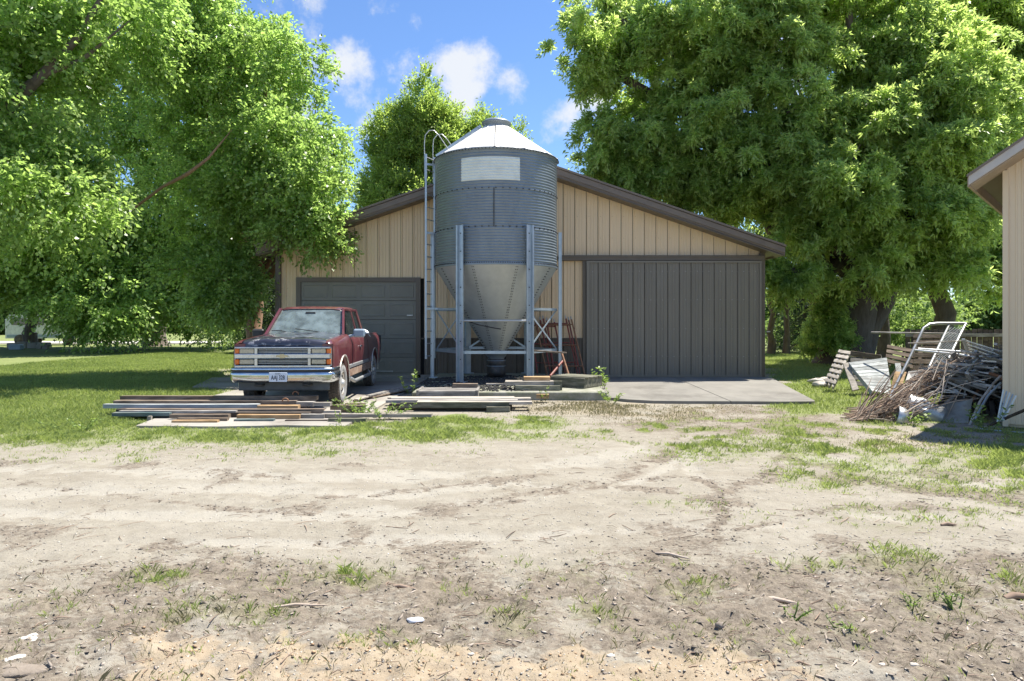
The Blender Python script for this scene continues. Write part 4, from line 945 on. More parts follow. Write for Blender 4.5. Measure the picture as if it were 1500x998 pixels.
# local: x along the gable wall (to the right and towards the camera), y away
SZ = (470-262)/1000*10.3+CH+.13; PS = .66
def sp_(x0, x1):
    xs_ = [x0+a/.3225*(x1-x0) for a, _ in PROF]; lo = [(a, b_[1], .05) for a, b_ in zip(xs_, PROF)]; hi = [(a, b_[1], SZ+PS*a) for a, b_ in zip(xs_, PROF)]
    mb = MB(); mb.grid([lo, hi], False); mb.build('siding_panel', M['tan2'], shed, world=False)
for k in range(9): sp_(.01+k*.30, .01+(k+1)*.30)
mb = MB(); mb.prism([(0,0),(2.8,0),(2.8,SZ+PS*2.8),(0,SZ)], 'y', .035, 7); mb.build('wall', M['tan2'], shed, world=False, fix=True)
mb = MB(); mb.box((.0, .0, SZ/2), (.07, .09, SZ-.02)); mb.build('corner_trim', M['tan2'], shed, world=False)
ov = -.40
mb = MB(); q = lambda x, dz: (x, SZ+PS*x+dz)
mb.prism([q(ov,.02), q(2.9,.02), q(2.9,.155), q(ov,.155)], 'y', -.50, -.46); mb.build('fascia', mat('light_brown_fascia', (.52,.48,.43), .45, var=.06), shed, world=False, fix=True)
mb = MB(); mb.prism([q(ov,-.0), q(2.9,-.0), q(2.9,.02), q(ov,.02)], 'y', -.455, .03); mb.build('soffit', M['soffit'], shed, world=False, fix=True)
mb = MB(); mb.prism([q(ov-.02,.15), q(2.9,.15), q(2.9,.19), q(ov-.02,.19)], 'y', -.52, 7.2); mb.build('roof', M['roof'], shed, world=False, fix=True)
mb = MB(); mb.prism([(ov-.02,SZ+PS*ov+.0),(ov+.02,SZ+PS*ov+.0),(ov+.02,SZ+PS*ov+.15),(ov-.02,SZ+PS*ov+.15)], 'y', -.455, 7.2); mb.build('eave_fascia', M['soffit'], shed, world=False, fix=True)
# ------------------------------------------------------------------ junk heap by the shed
GPIPE = 'metal pipes and rods on the junk heap'
def pipe(pts, r, m, label, name='pipe', cat='pipe', n_=7, group=None):
    mb = MB(); mb.tube([P(*p) for p in pts], r, n_); return mb.build(name, M[m], label=label, cat=cat, group=group)
# bent tube gate with mesh
gt = thing('mesh_gate', 'bent tubular steel gate with a diamond mesh section leaning on the junk heap', 'gate', tuple(P(1307,580,13.2)))
def gtube(pts, r=.026, nm='frame_tube', m='alu'):
    mb = MB(); mb.tube([P(*p) for p in pts], r, 8); return mb.build(nm, M[m], gt)
gtube([(1304,581,12.9),(1330,530,13.2),(1348,492,13.45),(1353,481,13.5),(1362,475,13.55),(1375,474,13.55),(1414,474,13.6)], .03)
gtube([(1358,545,12.9),(1375,508,13.3),(1391,475,13.57)]); gtube([(1390,525,13.05),(1403,498,13.3),(1415,474,13.6)]); gtube([(1357,547,12.88),(1385,535,12.98)])
A, B_, C_, D_ = P(1391,475,13.57), P(1415,474,13.6), P(1358,545,12.9), P(1383,538,12.95)
mesh_ = MB()
def bil(s, t_): return (A*(1-s)+B_*s)*(1-t_)+(C_*(1-s)+D_*s)*t_
for k in range(-14, 20):
    for dr in (1, -1):
        ts = [i/44 for i in range(45) if 0 <= (k*.21 if dr > 0 else k*.21)+dr*(i/44)*2.6 <= 1]
        if len(ts) > 2: mesh_.tube([bil(k*.21+dr*ts[0]*2.6, ts[0]), bil(k*.21+dr*ts[-1]*2.6, ts[-1])], .0032, 3, caps=False)
mesh_.build('wire_mesh', M['galv'], gt)
gtube([(1290,482.5,14.6),(1380,484,14.4),(1468,486,14.2)], .028, 'top_pipe') if False else pipe([(1276,487,15.2),(1330,488,15.0),(1400,489,14.8)], .02, 'w_grey', 'long horizontal steel pipe behind the mesh gate along the fence')
# brush pile
bp_ = MB(); rb = random.Random(5)
def heap_z(u): return np.interp(u, [1245,1290,1330,1360,1400,1440,1470], [620,600,568,543,530,545,560])
for k in range(800):
    u = rb.uniform(1262, 1405); fr_ = rb.random(); d = 11.2+1.5*fr_ if u > 1310 else 10.8+1.6*fr_
    vb = 622-28*fr_; vt = heap_z(u); v = vb+(vt-vb)*rb.random()**.7
    if u > 1322 and v > 590-(u-1322)*.3: continue
    if u > 1360 and v > 562 and rb.random() < .8: continue
    c = P(u, v, d); a = R(rb.gauss(28, 16)); L = rb.uniform(.25, .85); yw = rb.uniform(-.5, .5)
    dv = Vector((math.cos(a)*math.cos(yw), math.sin(yw)*.6, math.sin(a)))*L*.5; bend = Vector((rb.uniform(-.05,.05), rb.uniform(-.05,.05), rb.uniform(-.03,.08)))
    p0, p1 = c-dv, c+dv; p0.z = max(p0.z, .02); p1.z = max(p1.z, .02); r_ = rb.uniform(.005, .014)
    bp_.tube([p0, c+bend, p1], [r_, r_*.8, r_*.4], 4, caps=False)
for k in range(60):   # long arching twigs at the left toe of the heap
    u = rb.uniform(1250, 1330); d = rb.uniform(10.7, 11.6); p0 = P(u, 470+1575/d, d); a = R(rb.uniform(18, 60)); L = rb.uniform(.5, 1.1)
    dv = Vector((math.cos(a), rb.uniform(-.3,.5), math.sin(a)))*L
    bp_.tube([p0, p0+dv*.35+Vector((0,0,.06)), p0+dv*.7+Vector((0,0,.05)), p0+dv], [.009,.008,.006,.003], 4, caps=False)
bp_.build('brush_pile', M['twig'], label='tangled heap of brown cut branches and vines beside the shed', cat='brush pile', kind='stuff')
tb2 = MB()
for k in range(80):
    u = rb.uniform(1255, 1420); d = rb.uniform(10.6, 12.2); v = heap_z(u)+rb.uniform(-4, 60); v = min(v, 470+1570/d)
    c = P(u, v, d); a = R(rb.gauss(30, 35)); L = rb.uniform(.3, .8)*.5; dv = Vector((math.cos(a)*L, rb.uniform(-.2,.2), math.sin(a)*L)); p0, p1 = c-dv, c+dv; p0.z = max(.02, p0.z)
    tb2.tube([p0, c+Vector((0,0,.03)), p1], [.009,.008,.004], 4, caps=False)
tb2.build('bare_sticks', M['twig2'], label='pale bare sticks poking out over the brown brush heap', cat='sticks', kind='stuff')
# dark clutter core inside heap
cl_ = MB()
for k in range(420):
    u = rb.uniform(1385, 1478); d = rb.uniform(11.5, 13.2); v = rb.uniform(532, 606); c = P(u, v, d); c.z = max(c.z, .05)
    e = Matrix.Rotation(rb.random()*3, 3, 'X') @ Matrix.Rotation(rb.random()*3, 3, 'Z')
    cl_.box(c, (rb.uniform(.1,.55), rb.uniform(.02,.09), rb.uniform(.02,.07)), e)
cl_.build('scrap_heap', mat('dark_mixed_scrap', (.06,.055,.055), .7, c2=(.22,.21,.2), scale=3, island=.6), label='dark mixed scrap metal heaped against the shed wall under the pipes', cat='scrap', kind='stuff')
cl3 = MB()
for k in range(420):
    u = rb.uniform(1372, 1478); d = rb.uniform(11.2, 13.2); v = 575-rb.random()**.8*(30+(u-1372)*.35); c = P(u, min(v, 600), d)
    e = Matrix.Rotation(R(rb.gauss(8, 14)), 3, 'Y') @ Matrix.Rotation(rb.uniform(-.8,.8), 3, 'Z')
    cl3.box(c, (rb.uniform(.2,.9), rb.uniform(.02,.06), rb.uniform(.015,.04)), e)
cl3.build('metal_scraps', mat('mixed_metal_scraps', (.16,.15,.14), .55, metal=.3, c2=(.60,.60,.58), scale=3, island=.6), label='loose strips of grey metal and wire on top of the junk heap', cat='scrap', kind='stuff')
# curved sheet metal
rows = []
for i in range(9):
    t_ = i/8; a = P(1362+(1384-1362)*t_, 622+(590-622)*t_, 10.9+.5*t_+.12*math.sin(t_*3.1)); b_ = P(1417+(1425-1417)*t_*1.0, 624+(583-624)*t_, 10.7+.5*t_+.12*math.sin(t_*3.1))
    k = .012 if i % 2 else 0
    rows.append([a+(b_-a)*s+Vector((0,-.10*math.sin(s*math.pi)-k,k)) for s in np.linspace(0, 1, 9)])
mb = MB(); mb.grid(rows); mb.grid([[p+Vector((0,.012,-.004)) for p in r_][::-1] for r_ in rows]); mb.build('curved_sheet', M['sheet'], label='curved ribbed sheet of pale metal lying at the foot of the junk heap', cat='sheet metal')
pn = MB(); c = P(1354,594,11.0)
for o in ((.135,.0),): pn.lathe([(.05,-.02),(.06,.0),(.10,.01),(.13,-.01),(.15,-.03),(.155,-.06),(.13,-.07),(0,-.075)], 26, (0,0,0))
pn.v = [tuple(c+Matrix.Rotation(R(62), 3, 'X') @ Vector(p)) for p in pn.v]; pn.build('round_pan', M['alu'], label='round silvery pan-like hub standing on the junk heap', cat='pan')
dr = MB(); dr.lathe([(0,-.28),(.2,-.28),(.21,-.26),(.2,-.1),(.212,-.08),(.2,-.06),(.2,.25),(.17,.28),(0,.28)], 24, (0,0,0), axis='x', flip=True)
mm = Matrix.Rotation(R(-25), 3, 'Z') @ Matrix.Rotation(R(22), 3, 'Y'); c = P(1352,604,11.15); dr.v = [tuple(c+mm @ Vector(p)) for p in dr.v]; dr.build('dented_drum', M['alu'], label='dented grey metal drum lying at the front of the junk heap', cat='drum')
dr = MB(); dr.lathe([(.02,-.05),(.12,-.04),(.17,.03),(.18,.12),(.17,.13),(.15,.05),(.1,-.0),(0,-.02)], 22, (0,0,0), axis='x')
mm = Matrix.Rotation(R(160), 3, 'Z') @ Matrix.Rotation(R(-15), 3, 'Y'); c = P(1325,614,10.75); dr.v = [tuple(c+mm @ Vector(p)) for p in dr.v]; dr.build('metal_bowl', M['alu'], label='dull metal bowl tipped over left of the dented drum', cat='bowl')
rows = [[P(1343+s*52, 590-s*34, 11.6+s*.4)+Vector((0,.0,.0))+Vector((.03*k, .18*k, -.16*math.sin(k)))+Vector((0,0,-.5*(s-.5)**2*.3)) for k in (-.7,-.2,.3,.8)] for s in np.linspace(0, 1, 9)]
mb = MB(); mb.grid(rows); mb.grid([[p+Vector((0,.01,-.012)) for p in r_][::-1] for r_ in rows]); mb.build('metal_trough', M['sheet'], label='long narrow strip of pale metal trough resting diagonally on the brush', cat='trough')
# louvred bundle
bn = thing('folded_frame', 'bundle of pale folded slat frames on top of the junk heap', 'frame bundle', tuple(P(1440,512,12.0)))
for k in range(8):
    mb = MB(); mb.beam(P(1412+k*.6, 498+k*2.6, 12.1+.05*k), P(1470, 516+k*2.8, 11.6+.05*k), .018, .018); mb.build('slat', M['w_pale'] if k % 2 else M['alu'], bn)
mb = MB(); mb.beam(P(1411,497,12.05), P(1419,518,12.4), .05, .04); mb.build('end_piece', M['sheet'], bn)
pp = [(((1340,513,12.9),(1402,519,12.4),(1470,530,11.8)),.022,'alu','pale steel pipe lying highest across the heap from the mesh gate to the shed'),
 (((1345,511,13.0),(1420,516,12.6),(1470,522,12.2)),.018,'alu','thin bright rod just behind the highest pale pipe'),
 (((1380,541,12.2),(1420,533,12.0),(1462,525,11.7)),.022,'w_grey','grey pole rising right out of the brush to the shed'),
 (((1400,553,11.9),(1430,537,11.7),(1452,529,11.5),(1470,527,11.4)),.02,'alu','curved dark pipe arching over the trough to the shed corner'),
 (((1424,588,11.4),(1440,555,11.5),(1452,543,11.6)),.02,'rust','rust-brown bar standing up right of the curved sheet'),
 (((1417,630,10.55),(1436,588,10.7),(1456,561,10.9),(1466,551,11.0)),.02,'w_pale','pale long pole leaning from the ground up to the shed corner'),
 (((1428,614,10.7),(1447,580,10.9),(1466,561,11.0)),.02,'leg','blue-grey pole leaning behind the pale long pole'),
 (((1412,585,11.5),(1415,560,11.5)),.015,'leg','short upright blue-grey rod under the trough'),
 (((1381,596,11.1),(1402,576,11.4)),.03,'alu','stout grey pipe end lying above the curved sheet'),
 (((1330,503,13.2),(1400,500,12.9),(1412,499,12.2)),.012,'w_pale','thin stick joining the mesh gate and the slat bundle'),
 (((1400,561,11.7),(1440,546,11.6),(1470,543,11.4)),.014,'rust','orange-rusted thin rod under the curved pipe'),
 (((1449,547,11.3),(1462,551,11.2),(1470,556,11.1)),.03,'rust','short orange rusted pipe by the shed corner'),
 (((1448,624,10.3),(1475,612,9.9),(1510,597,9.4)),.022,'w_dark','dark branch-like pole propped low against the shed wall'),
 (((1428,628,10.2),(1470,632,9.95),(1520,636,9.6)),.014,'leg','green-grey thin pipe lying on the ground before the shed'),
 (((1435,633,10.0),(1480,639,9.6),(1520,644,9.3)),.012,'w_pale','thin pale pipe lying frontmost on the ground before the shed')]
for pts, r_, m, lb in pp: pipe(pts, r_, m, lb, group=GPIPE)
for k in range(5):
    mb = MB(); mb.beam(P(1461+k*2.2, 618-k*.4, 9.93), P(1470+k*4.6, 571+k*2.2, 10.0+.0*k), .012, .022); mb.build('steel_strip', M['leg'] if k % 2 else M['white'], label=('leftmost','second from left','middle','second from right','rightmost')[k]+' of the five thin metal strips leaning on the shed wall', cat='metal strip', group='thin metal strips leaning on the shed wall')

# pallets and panels
def leanpanel(name, label, cat, corners, m, slats, thick=.02, gapf=.12, rails=2, railm=None, group=None):
    """corners TL, TR, BL, BR as (u,v,d); slats run left-right, each its own part"""
    TL, TR_, BL, BR = [P(*c) for c in corners]; t = thing(name, label, cat, tuple(BL), 0, group)
    nrm = (TR_-TL).cross(BL-TL).normalized(); nrm = nrm if nrm.y < 0 else -nrm
    for k in range(slats):
        a, b_ = k/slats, (k+1-gapf)/slats
        q_ = [TL+(BL-TL)*a, TR_+(BR-TR_)*a, TR_+(BR-TR_)*b_, TL+(BL-TL)*b_]
        mb = MB(); vs = q_+[p-nrm*thick for p in q_]; mb.add(vs, [(0,1,2,3),(7,6,5,4),(0,4,5,1),(1,5,6,2),(2,6,7,3),(3,7,4,0)]); mb.build('slat', M[m], t, fix=True)
    for k in range(rails):
        s = (k+.5)/rails if rails > 2 else (.06, .94)[k]
        a = TL+(TR_-TL)*s; b_ = BL+(BR-BL)*s; mb = MB(); mb.beam(a-nrm*(thick+.045), b_-nrm*(thick+.045), .04, .085, up=nrm); mb.build('rail', M[railm or m], t)
    return t
leanpanel('slatted_panel', 'flaking white slatted panel leaning in a trapezoid shape right of the pallets', 'panel', ((1243,531,15.0),(1299,524,15.3),(1278,573,14.3),(1307,578,14.4)), 'w_white', 10)
leanpanel('pallet', 'narrow tan pallet standing on its end leftmost by the tree', 'pallet', ((1229,512,16.0),(1247,515,15.8),(1206,561,15.3),(1222,566,15.0)), 'w_pale', 7, gapf=.45, rails=3, group='wooden pallets by the tree')
leanpanel('pallet', 'pallet behind the white slatted panel with its top board showing', 'pallet', ((1246,516,16.2),(1291,520,16.2),(1246,566,15.8),(1300,572,15.7)), 'w_grey', 6, gapf=.3, rails=3, group='wooden pallets by the tree')
leanpanel('pallet', 'dark pallet lying askew between the white panel and the fence', 'pallet', ((1300,505,17.0),(1352,514,16.8),(1296,532,16.6),(1345,545,16.4)), 'w_brown', 4, gapf=.35, rails=3, group='wooden pallets by the tree')
leanpanel('pallet', 'dark tall pallet standing against the fence behind the bent gate tube', 'pallet', ((1338,489,16.6),(1378,489,16.6),(1338,545,16.2),(1378,545,16.2)), 'w_brown', 6, gapf=.3, rails=3, group='wooden pallets by the tree')
def slab4(name, label, cat, corners, m, thick):
    c = [P(*q_) for q_ in corners]; nrm = (c[1]-c[0]).cross(c[3]-c[0]).normalized(); nrm = nrm if nrm.y < 0 else -nrm
    mb = MB(); mb.add(c+[p-nrm*thick for p in c], [(0,1,2,3),(7,6,5,4),(0,4,5,1),(1,5,6,2),(2,6,7,3),(3,7,4,0)]); mb.build(name, M[m], label=label, cat=cat, fix=True)
slab4('plank', 'broad pale plank slanting down left of the white slatted panel', 'plank', ((1235,532,15.1),(1243,531,15.1),(1258,570,14.5),(1249,572,14.5)), 'w_pale', .04)
slab4('plywood_sheet', 'orange plywood sheet standing between the white panel and the bent gate tube', 'plywood', ((1311,544,14.2),(1328,545,14.1),(1320,570,13.8),(1303,575,13.9)), 'w_orange', .018)
slab4('dark_sheet', 'dark grey sheet leaning behind the brush heap right of the plywood', 'sheet', ((1331,544,14.0),(1352,542,13.9),(1345,572,13.5),(1322,572,13.6)), 'black', .02)
slab4('white_board', 'small white board above the orange plywood', 'board', ((1311,532,14.6),(1319,532,14.6),(1321,545,14.4),(1313,545,14.4)), 'w_white', .02)
mb = MB(); mb.beam(P(1246,517.5,15.7), P(1290,524,15.6), .05, .12, ch=.006); mb.build('beam', M['w_brown'], label='brown beam across the top of the pallet behind the white panel', cat='beam')
for k, (u, v) in enumerate(((1203,565),(1197,560),(1212,558))):
    c = P(u, v, 470 and 1600/(v-470)*.98); c.z = .06; lump(c, .16, (1.3,1,.45), 40+k).build('rock', M['stone'], label=('rock nearest the foot of the standing pallet','rock farthest left of the standing pallet','rock tucked behind the standing pallet')[k], cat='rock')
# board fence far right
fn = thing('board_fence', 'dark wooden board fence behind the junk heap and shed', 'fence', tuple(P(1380,515,19.2)))
fm = MB(); fm.box((0,0,.68), (.14,.022,1.36), ch=.004); fmesh = fm.mesh('fence_board', M['w_dark'])
x0 = (1330-750)/1000*19.2
for k in range(38):
    o = inst(fmesh, 'fence_board', fn, (0,0,0)); o.location = Vector((x0+k*.155, 19.2+random.uniform(-.01,.01), random.uniform(-.02,.02)))-FR[fn.name].translation
for z_ in (.4, 1.2):
    mb = MB(); mb.box((x0+2.9, 19.15, z_), (6.0,.05,.1)); mb.build('rail', M['w_grey'], fn)

# ------------------------------------------------------------------ far left: stone ring, van
rg = thing('stone_border', 'low stone planter border around a small tree at the far left', 'planter', (-22, 31, 0))
for k, (u0, u1, v0, v1, d) in enumerate(((13,72,502,510,40),(25,56,498,501.5,44),(56,73,501,506,39))):
    x0_, x1_ = (u0-750)/1000*d, (u1-750)/1000*d; nn = max(2, int((x1_-x0_)/.55))
    for j in range(nn):
        h_ = (v1-v0)/1000*d*random.uniform(.85,1.1)+.05
        mb = MB(); mb.box((x0_+(j+.5)*(x1_-x0_)/nn, d, h_/2-.03), ((x1_-x0_)/nn-.03, .45, h_), ch=.03); mb.build('stone', M['conc'], rg)
c = P(24,508,38); mb = MB(); mb.box((c.x, 38, .13), (.6,.4,.3), Matrix.Rotation(.2,3,'Z'), ch=.03); mb.build('grey_tub', M['mirror'], label='blue-grey tub on the lawn before the stone border', cat='tub')
vn = thing('van', 'white van parked on the far road behind the hanging branches', 'van', (-30.5, 45.3, 0), R(4))
prof = [(-2.4,.45),(2.4,.45),(2.45,.9),(2.3,1.25),(1.4,1.35),(.85,1.95),(-2.2,2.0),(-2.42,1.7)]
mb = MB(); mb.prism([(a, b_) for a, b_ in prof], 'y', -.9, .9); mb.build('body', M['van'], vn, world=False, fix=True)
for sx_ in (-1.5, 1.5):
    for sy in (-.85, .85): mb = MB(); mb.lathe([(0,-.1),(.34,-.1),(.36,0),(.34,.1),(0,.1)], 16, (sx_, sy, .36), axis='y'); mb.build('wheel', M['tyre'], vn, world=False, fix=True)
for a, b_ in ((-2.0,-1.1),(-.9,0),(.15,.75)):
    mb = MB(); mb.box(((a+b_)/2, -.905, 1.55), (b_-a, .03, .45), ch=.01); mb.build('window', M['glass'], vn, world=False)
mb = MB(); mb.box((0,-.91,.6), (4.6,.04,.18)); mb.build('side_trim', M['mirror'], vn, world=False)

# ------------------------------------------------------------------ leaves (numpy)
def quads_object(name, V, tint, m, parent=None, **k):
    """V: (n,4,3) quads"""
    n_ = len(V); off = np.zeros(3)
    if parent is not None: off = np.array(FR[parent.name].translation)
    me = bpy.data.meshes.new(name); me.vertices.add(n_*4); me.vertices.foreach_set('co', (V-off).astype('f').reshape(-1))
    me.loops.add(n_*4); me.loops.foreach_set('vertex_index', np.arange(n_*4, dtype='i'))
    me.polygons.add(n_); me.polygons.foreach_set('loop_start', np.arange(0, n_*4, 4, dtype='i'))
    a = me.attributes.new('tint', 'FLOAT', 'FACE'); a.data.foreach_set('value', np.clip(tint, 0, 1).astype('f'))
    me.update(calc_edges=True); me.materials.append(m)
    o = bpy.data.objects.new(name, me); col.objects.link(o)
    if parent is not None: o.parent = parent
    return tag(o, **k)
def unit(a): return a/np.maximum(np.linalg.norm(a, axis=-1, keepdims=True), 1e-9)
def leaves(pos, axis_, L, Wd, droop=.3, jit=.5, fold=.18):
    n_ = len(pos); a = unit(axis_+rng.normal(0, jit, (n_,3))+np.array([0,0,-droop]))
    s = unit(np.cross(a, rng.normal(0, 1, (n_,3))+np.array([0,0,1.2]))); nn = np.cross(s, a)
    L = L*rng.uniform(.65, 1.25, (n_,1)); w = Wd*rng.uniform(.75, 1.2, (n_,1))
    p1 = pos+a*L*.42; f = nn*w*fold*2
    return np.stack([pos, p1+s*w*.5+f*.5, pos+a*L-nn*L*.12, p1-s*w*.5+f*.5], 1)
def visible(c):
    y = np.maximum(c[:,1], .5); u = 750+1000*c[:,0]/y; v = 470-1000*(c[:,2]-CH)/y
    return (u > -230) & (u < 1730) & (v > -170)
def crown(lobes, nper, leafL, leafW, tw=12, lf=7, twl=.55, droop=.25, seed=1, gap=.0, upd=.2, star=False, pad=7, pw=.62):
    """leaf positions: clumps in lobes -> drooping twigs -> leaves"""
    out_ = []; tn = []; clumps = []
    g = np.random.default_rng(seed)
    for (cx, cy, cz, rx, ry, rz, k) in lobes:
        n_ = int(nper*k*(rx*ry*rz)**(2/3)/4); npd = max(7, n_//pad)
        pd_ = unit(g.normal(0, 1, (npd,3))); pc = np.array([cx,cy,cz])+pd_*(g.random((npd,1))**.4)*np.array([rx,ry,rz])*.9
        wi = g.integers(0, npd, n_); psz = g.uniform(.7, 1.3, (npd,1))[wi]
        d_ = unit(g.normal(0, 1, (n_,3))); r_ = g.random((n_,1))**.5
        off = d_*r_*np.array([min(rx,1.1+.16*rx)*.62, min(ry,1.1+.16*ry)*.62, min(rz,1.1+.16*rz)*.34])*psz; out2 = unit(pd_[wi]*np.array([1,1,.2]))
        off[:,2] -= .28*(off[:,0]*out2[:,0]+off[:,1]*out2[:,1])      # pads hang down towards the outside
        c = pc[wi]+off*(pw/.62); d_ = unit(d_+.6*out2)
        un = g.random(n_) < .45      # the rest of the clumps fill the crown evenly
        ud = unit(g.normal(0, 1, (n_,3))); uc = np.array([cx,cy,cz])+ud*(g.random((n_,1))**.4)*np.array([rx,ry,rz]); c = np.where(un[:,None], uc, c); d_ = np.where(un[:,None], ud, d_)
        ok = c[:,2] > .5
        if gap > 0: ok &= (fbm(c[:,0]+c[:,1]*.7, c[:,2], .75, seed+5, 3) > -gap)
        vis = visible(c); keep = vis | (g.random(n_) < .22); ok &= keep
        c, d_, vis = c[ok], d_[ok], vis[ok]; clumps.append(c)
        big = np.where(vis, 1.0, 1.7)
        n_ = len(c); ct = g.normal(.45, .27, n_)
        td_ = unit(d_[:,None,:]*.7+g.normal(0, .75, (n_,tw,3))+np.array([0,0,upd])); tl_ = twl*g.uniform(.5, 1.2, (n_,tw,1))
        t_ = (np.arange(lf)+.6)/lf; t4 = t_[None,None,:,None]
        pos = c[:,None,None,:]+td_[:,:,None,:]*tl_[:,:,None,:]*t4+np.array([0,0,-1.])*(t4**2)*tl_[:,:,None,:]*droop*1.2
        ax = np.broadcast_to(td_[:,:,None,:], pos.shape); pos = pos+g.normal(0, .035, pos.shape)
        bg_ = np.broadcast_to(big[:,None,None,None], pos.shape[:3]+(1,))
        out_.append((pos.reshape(-1,3), ax.reshape(-1,3), bg_.reshape(-1,1)))
        tt = ct[:,None,None]+g.normal(0, .10, (n_,tw,1))+.25*(t_[None,None,:]-.4)+g.normal(0, .24, (n_,tw,lf)); tn.append(tt.reshape(-1))
    pos = np.concatenate([o_[0] for o_ in out_]); ax = np.concatenate([o_[1] for o_ in out_]); bg_ = np.concatenate([o_[2] for o_ in out_]); tt = np.concatenate(tn)
    if star:   # palmate leaves: a few fingers from one point
        Vs = []; 
        for k in range(2): Vs.append(leaves(pos, ax, leafL*bg_, leafW*bg_, droop, .75))
        V = np.concatenate(Vs); tt = np.concatenate([tt]*2)
    else: V = leaves(pos, ax, leafL*bg_, leafW*bg_, droop)
    return V, tt, np.concatenate(clumps)
def bough(mb, p, q, r0, r1, seed, n_=7, sag=.0, k=7):
    g = random.Random(seed); p, q = Vector(p), Vector(q); L = (q-p).length; pts = []; rs = []
    for i in range(n_):
        t_ = i/(n_-1); w = math.sin(math.pi*t_)*L*.06
        pts.append(p+(q-p)*t_+Vector((g.uniform(-w,w), g.uniform(-w,w), g.uniform(-w,w)+math.sin(math.pi*t_)*L*sag))); rs.append(r0+(r1-r0)*t_)
    mb.tube(pts, rs, k); return pts
def tree(name, label, cat, base, lobes, m, bark, nper, L, Wd, tr=.35, fork=2.5, nb=40, seed=1, lean=(0,0), group=None, **kw):
    base = Vector(base); t = thing(name, label, cat, tuple(base), 0, group)
    V, tt, cl_ = crown(lobes, nper, L, Wd, seed=seed, **kw)
    f = base+Vector((lean[0], lean[1], fork)); mb = MB(); g = random.Random(seed)
    bough(mb, base-Vector((0,0,.3)), f, tr*1.15, tr*.85, seed, 6, k=12)
    mb.lathe([(tr*1.9,-.1),(tr*1.35,.12),(tr*1.12,.5),(tr*1.0,.9)], 12, base)
    mb.build('trunk', M[bark], t, fix=False)
    bm = MB()
    for i, (cx, cy, cz, rx, ry, rz, k) in enumerate(lobes):
        mid = bough(bm, f-Vector((0,0,.2)), (cx, cy, cz), tr*.55, tr*.16, seed+i, 8, .04)
        for j in range(max(3, int(nb/len(lobes)))):
            c = Vector(cl_[g.randrange(len(cl_))]); c2 = Vector((cx,cy,cz))
            if (c-c2).length < max(rx,rz)*1.1: bough(bm, mid[g.randrange(3, 8)], c, tr*.10, .012, seed+i*50+j, 6, .03, k=5)
    bm.build('branches', M[bark], t)
    quads_object('crown', V, tt, M[m], t); return len(V)
cnt = 0
GL = 'tall trees left of the barn'
# A: nearest left tree, trunk outside the frame
cnt += tree('shade_tree', 'nearest broad-leaved tree at the left edge, its branches hanging into the frame', 'tree', (-14.2,15.5,0),
  [(-12.3,15.5,7.2,2.6,2.6,2.4,1.0),(-10.9,15.2,4.6,2.0,2.2,1.5,1.0),(-12.6,14.6,3.9,1.7,1.8,1.3,1.0),(-10.4,16.5,8.9,2.3,2.4,1.8,.9),(-13.5,16,10,3,3,2,.5)],
  'leafA','bark', 235, .125, .08, tr=.32, fork=3, nb=60, seed=11, droop=.45, twl=.6, gap=.28, group=GL)
# C: tree between the truck and the barn's left corner
cnt += tree('shade_tree', 'leafy tree standing at the left corner of the barn, behind the truck', 'tree', (-8.3,22.0,0),
  [(-7.1,19.6,5.1,1.7,1.6,1.2,1.2),(-5.0,17.9,4.2,.85,.8,.9,1.0),(-5.9,18.0,4.3,.9,.7,.7,1.1),(-5.6,17.7,5.3,.9,.8,.7,1.0),(-6.3,18.9,6.3,1.8,1.7,1.5,1.15),(-7.1,19.5,8.7,1.9,1.8,1.6,1.1),(-8.9,19.8,3.2,1.3,1.4,1.5,1.0),(-8.9,20.2,10.7,1.6,2.0,1.5,.9),(-7.75,18.4,2.7,.9,.9,.9,1.1),(-9.3,20.8,6.3,2.0,2.0,2.2,.9),(-9.3,20.5,9.6,1.9,2.0,1.8,.8),(-9.4,21,12.8,2.0,2,1.4,.5),(-8.1,18.8,2.6,.9,.9,.9,.9)],
  'leafA','bark2', 300, .115, .072, tr=.26, fork=2.6, nb=110, seed=22, droop=.4, twl=.5, gap=.3, group=GL)
# B: big tree behind
KB = 1.33
cnt += tree('shade_tree', 'largest spreading tree on the left lawn with branches drooping to the grass', 'tree', (-22.5,43,0),
  [(x*KB, y*KB, 1.6+(z-1.6)*KB, a*KB, b_*KB, c*KB, k) for (x,y,z,a,b_,c,k) in [(-15.5,29,3.4,3.6,3.0,2.6,.9),(-19.5,29,5.2,3.4,3.0,2.8,.8),(-13.5,28,6.5,3.4,3.0,3.4,.8),(-18.0,28,9.5,4,3.4,3.4,.8),(-12.5,29,10.5,3.6,3.2,3.2,.8),(-24,30,8.5,3.6,3.2,4.0,.7),(-17,29,14.5,5,4,3,.5),(-24,30,13,4,4,3,.5),(-12.3,30,2.8,2.2,2.2,1.9,.9),(-15.2,25,2.6,2.2,1.8,1.6,1.0),(-18.6,26,3.6,2.4,2.0,1.7,1.0),(-21.5,27,3.8,2.2,2,1.2,1.0),(-17,24.5,5.4,2.6,2.2,1.6,1)]],
  'leafA','bark', 105, .21, .135, tr=.6, fork=4, nb=70, seed=33, droop=.45, twl=1.0, gap=.33, group=GL)
cnt += tree('young_tree', 'small dark-leaved tree growing inside the stone planter border at far left', 'tree', (-28.5,40.5,0),
  [(-28.5,40,4.6,2.8,2.2,2.0,.7),(-31,40,4.2,2.0,2,1.6,.7)], 'leafA','bark', 130, .2, .12, tr=.28, fork=2.8, nb=24, seed=44, twl=.9)
